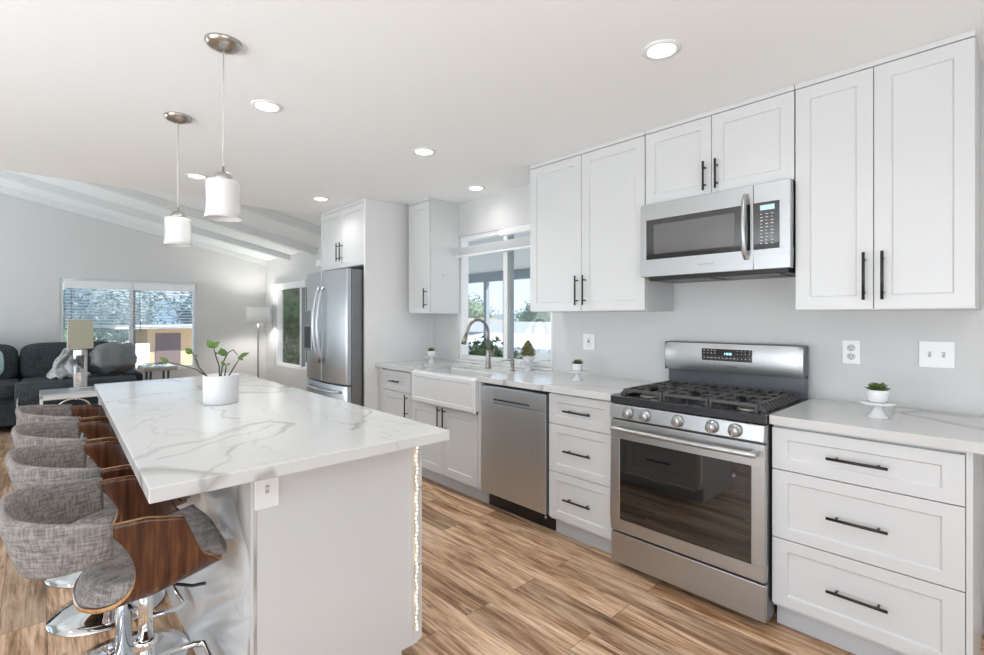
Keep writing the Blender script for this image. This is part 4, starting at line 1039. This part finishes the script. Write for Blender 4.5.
# tree by window 2
for i, (x, y, zt, r, lb) in enumerate(((-12.9, 2.1, 3.4, 1.6, 'leafy green tree filling the window left of the refrigerator'), (-10.6, 1.0, 1.3, .62, 'leafy green bush under the tree outside the window left of the refrigerator'))):
    tree(lb, x, y, GZ, zt, r, 5000, .075, G1, 20+i)
# neighbourhood beyond
rf = plain('neighbour_roof', (.42, .43, .44), .8, var=.1, scale=4); wf = plain('neighbour_wall', (.74, .72, .68), .8)
def house(label, x, y, w_, d_, zr, rise, roofm=rf):
    t = thing('neighbour_house', label, 'house', (x, y, GZ))
    h = zr-GZ
    B(-w_/2, w_/2, -d_/2, d_/2, 0, h).build('walls', wf, t)
    mb = MB(); a, b = w_/2+.3, d_/2+.3
    v = [(-a, -b, h), (a, -b, h), (a, b, h), (-a, b, h), (-a, 0, h+rise), (a, 0, h+rise), (-a, -b, h-.15), (a, -b, h-.15), (a, b, h-.15), (-a, b, h-.15)]
    mb.add(v, [(0, 1, 5, 4), (3, 4, 5, 2), (0, 4, 3), (1, 2, 5), (6, 9, 8, 7), (0, 6, 7, 1), (1, 7, 8, 2), (2, 8, 9, 3), (3, 9, 6, 0)]); mb.build('roof', roofm, t)
    mb = MB()
    for k in range(3): mb.box(-w_/2+w_*(k+.6)/3.6, -w_/2+w_*(k+1.2)/3.6, -d_/2-.02, -d_/2+.01, h*.35, h*.75)
    mb.build('windows', plain('blue_pane', (.12, .22, .28), .1), t)
lw = plain('pale_roof', (.70, .71, .72), .8)
house('neighbour house with pale low-slope roof nearest beyond the kitchen window', -12.0, 11.5, 7, 5, .35, .35, lw)
house('neighbour house with grey gable roof behind the pale roofed one', -22, 19, 9, 7, .55, .55)
house('distant neighbour house with grey roof at the left of the kitchen window view', -34, 24, 10, 8, .6, .7, plain('tan_roof', (.50, .42, .34), .8))
house('distant pale roofed neighbour house at the right of the kitchen window view', -19, 33, 12, 8, .5, .6, lw)
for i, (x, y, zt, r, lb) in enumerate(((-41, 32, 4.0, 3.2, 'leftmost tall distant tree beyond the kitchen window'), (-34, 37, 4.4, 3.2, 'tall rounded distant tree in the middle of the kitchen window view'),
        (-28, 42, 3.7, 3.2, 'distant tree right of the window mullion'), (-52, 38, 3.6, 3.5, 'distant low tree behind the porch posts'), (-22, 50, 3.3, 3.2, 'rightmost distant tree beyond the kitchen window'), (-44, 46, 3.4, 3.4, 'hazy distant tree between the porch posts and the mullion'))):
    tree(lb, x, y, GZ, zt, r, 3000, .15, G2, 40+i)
# hill behind everything
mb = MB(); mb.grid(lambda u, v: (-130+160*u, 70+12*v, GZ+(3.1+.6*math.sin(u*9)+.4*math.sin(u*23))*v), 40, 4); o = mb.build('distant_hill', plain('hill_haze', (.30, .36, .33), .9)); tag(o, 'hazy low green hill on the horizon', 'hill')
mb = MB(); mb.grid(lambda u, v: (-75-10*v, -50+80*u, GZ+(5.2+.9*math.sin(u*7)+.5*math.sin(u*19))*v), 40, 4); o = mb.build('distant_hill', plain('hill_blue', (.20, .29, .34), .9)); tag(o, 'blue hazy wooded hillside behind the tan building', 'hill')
# tan outbuilding beyond the far window
t = thing('tan_building', 'tan stucco outbuilding with a brown door beyond the far window', 'building')
tan = plain('tan_stucco', (.72, .53, .34), .9, var=.05, scale=3)
bx = -23.8
B(bx-4, bx, .34, 6.0, GZ, .90).build('walls', tan, t)
B(bx-4.4, bx+.7, -.75, 6.5, .90, 1.02).build('roof', plain('white_eave', (.80, .80, .78), .7), t)
B(bx, bx+.03, .60, 1.475, GZ, .70).build('door', plain('brown_door', (.21, .16, .16), .6), t)
o = B(-23.2, -23.0, -14.0, .30, GZ, .34).build('garden_wall', plain('white_block', (.78, .74, .68), .9, var=.04, scale=4)); tag(o, 'pale sunlit block wall beyond the far window', 'garden wall')
for i in range(5):
    tree(['far-left sunlit shrub over the block wall', 'second sunlit shrub over the block wall', 'sunlit shrub over the middle of the block wall', 'sunlit shrub over the block wall next to the window mullion', 'sunlit shrub by the corner of the tan building'][i], -26.0, -9.8+i*2.0, GZ, .95+.15*(i % 2), 1.0, 1200, .09, G2, 60+i, 'shrub', 'shrub')
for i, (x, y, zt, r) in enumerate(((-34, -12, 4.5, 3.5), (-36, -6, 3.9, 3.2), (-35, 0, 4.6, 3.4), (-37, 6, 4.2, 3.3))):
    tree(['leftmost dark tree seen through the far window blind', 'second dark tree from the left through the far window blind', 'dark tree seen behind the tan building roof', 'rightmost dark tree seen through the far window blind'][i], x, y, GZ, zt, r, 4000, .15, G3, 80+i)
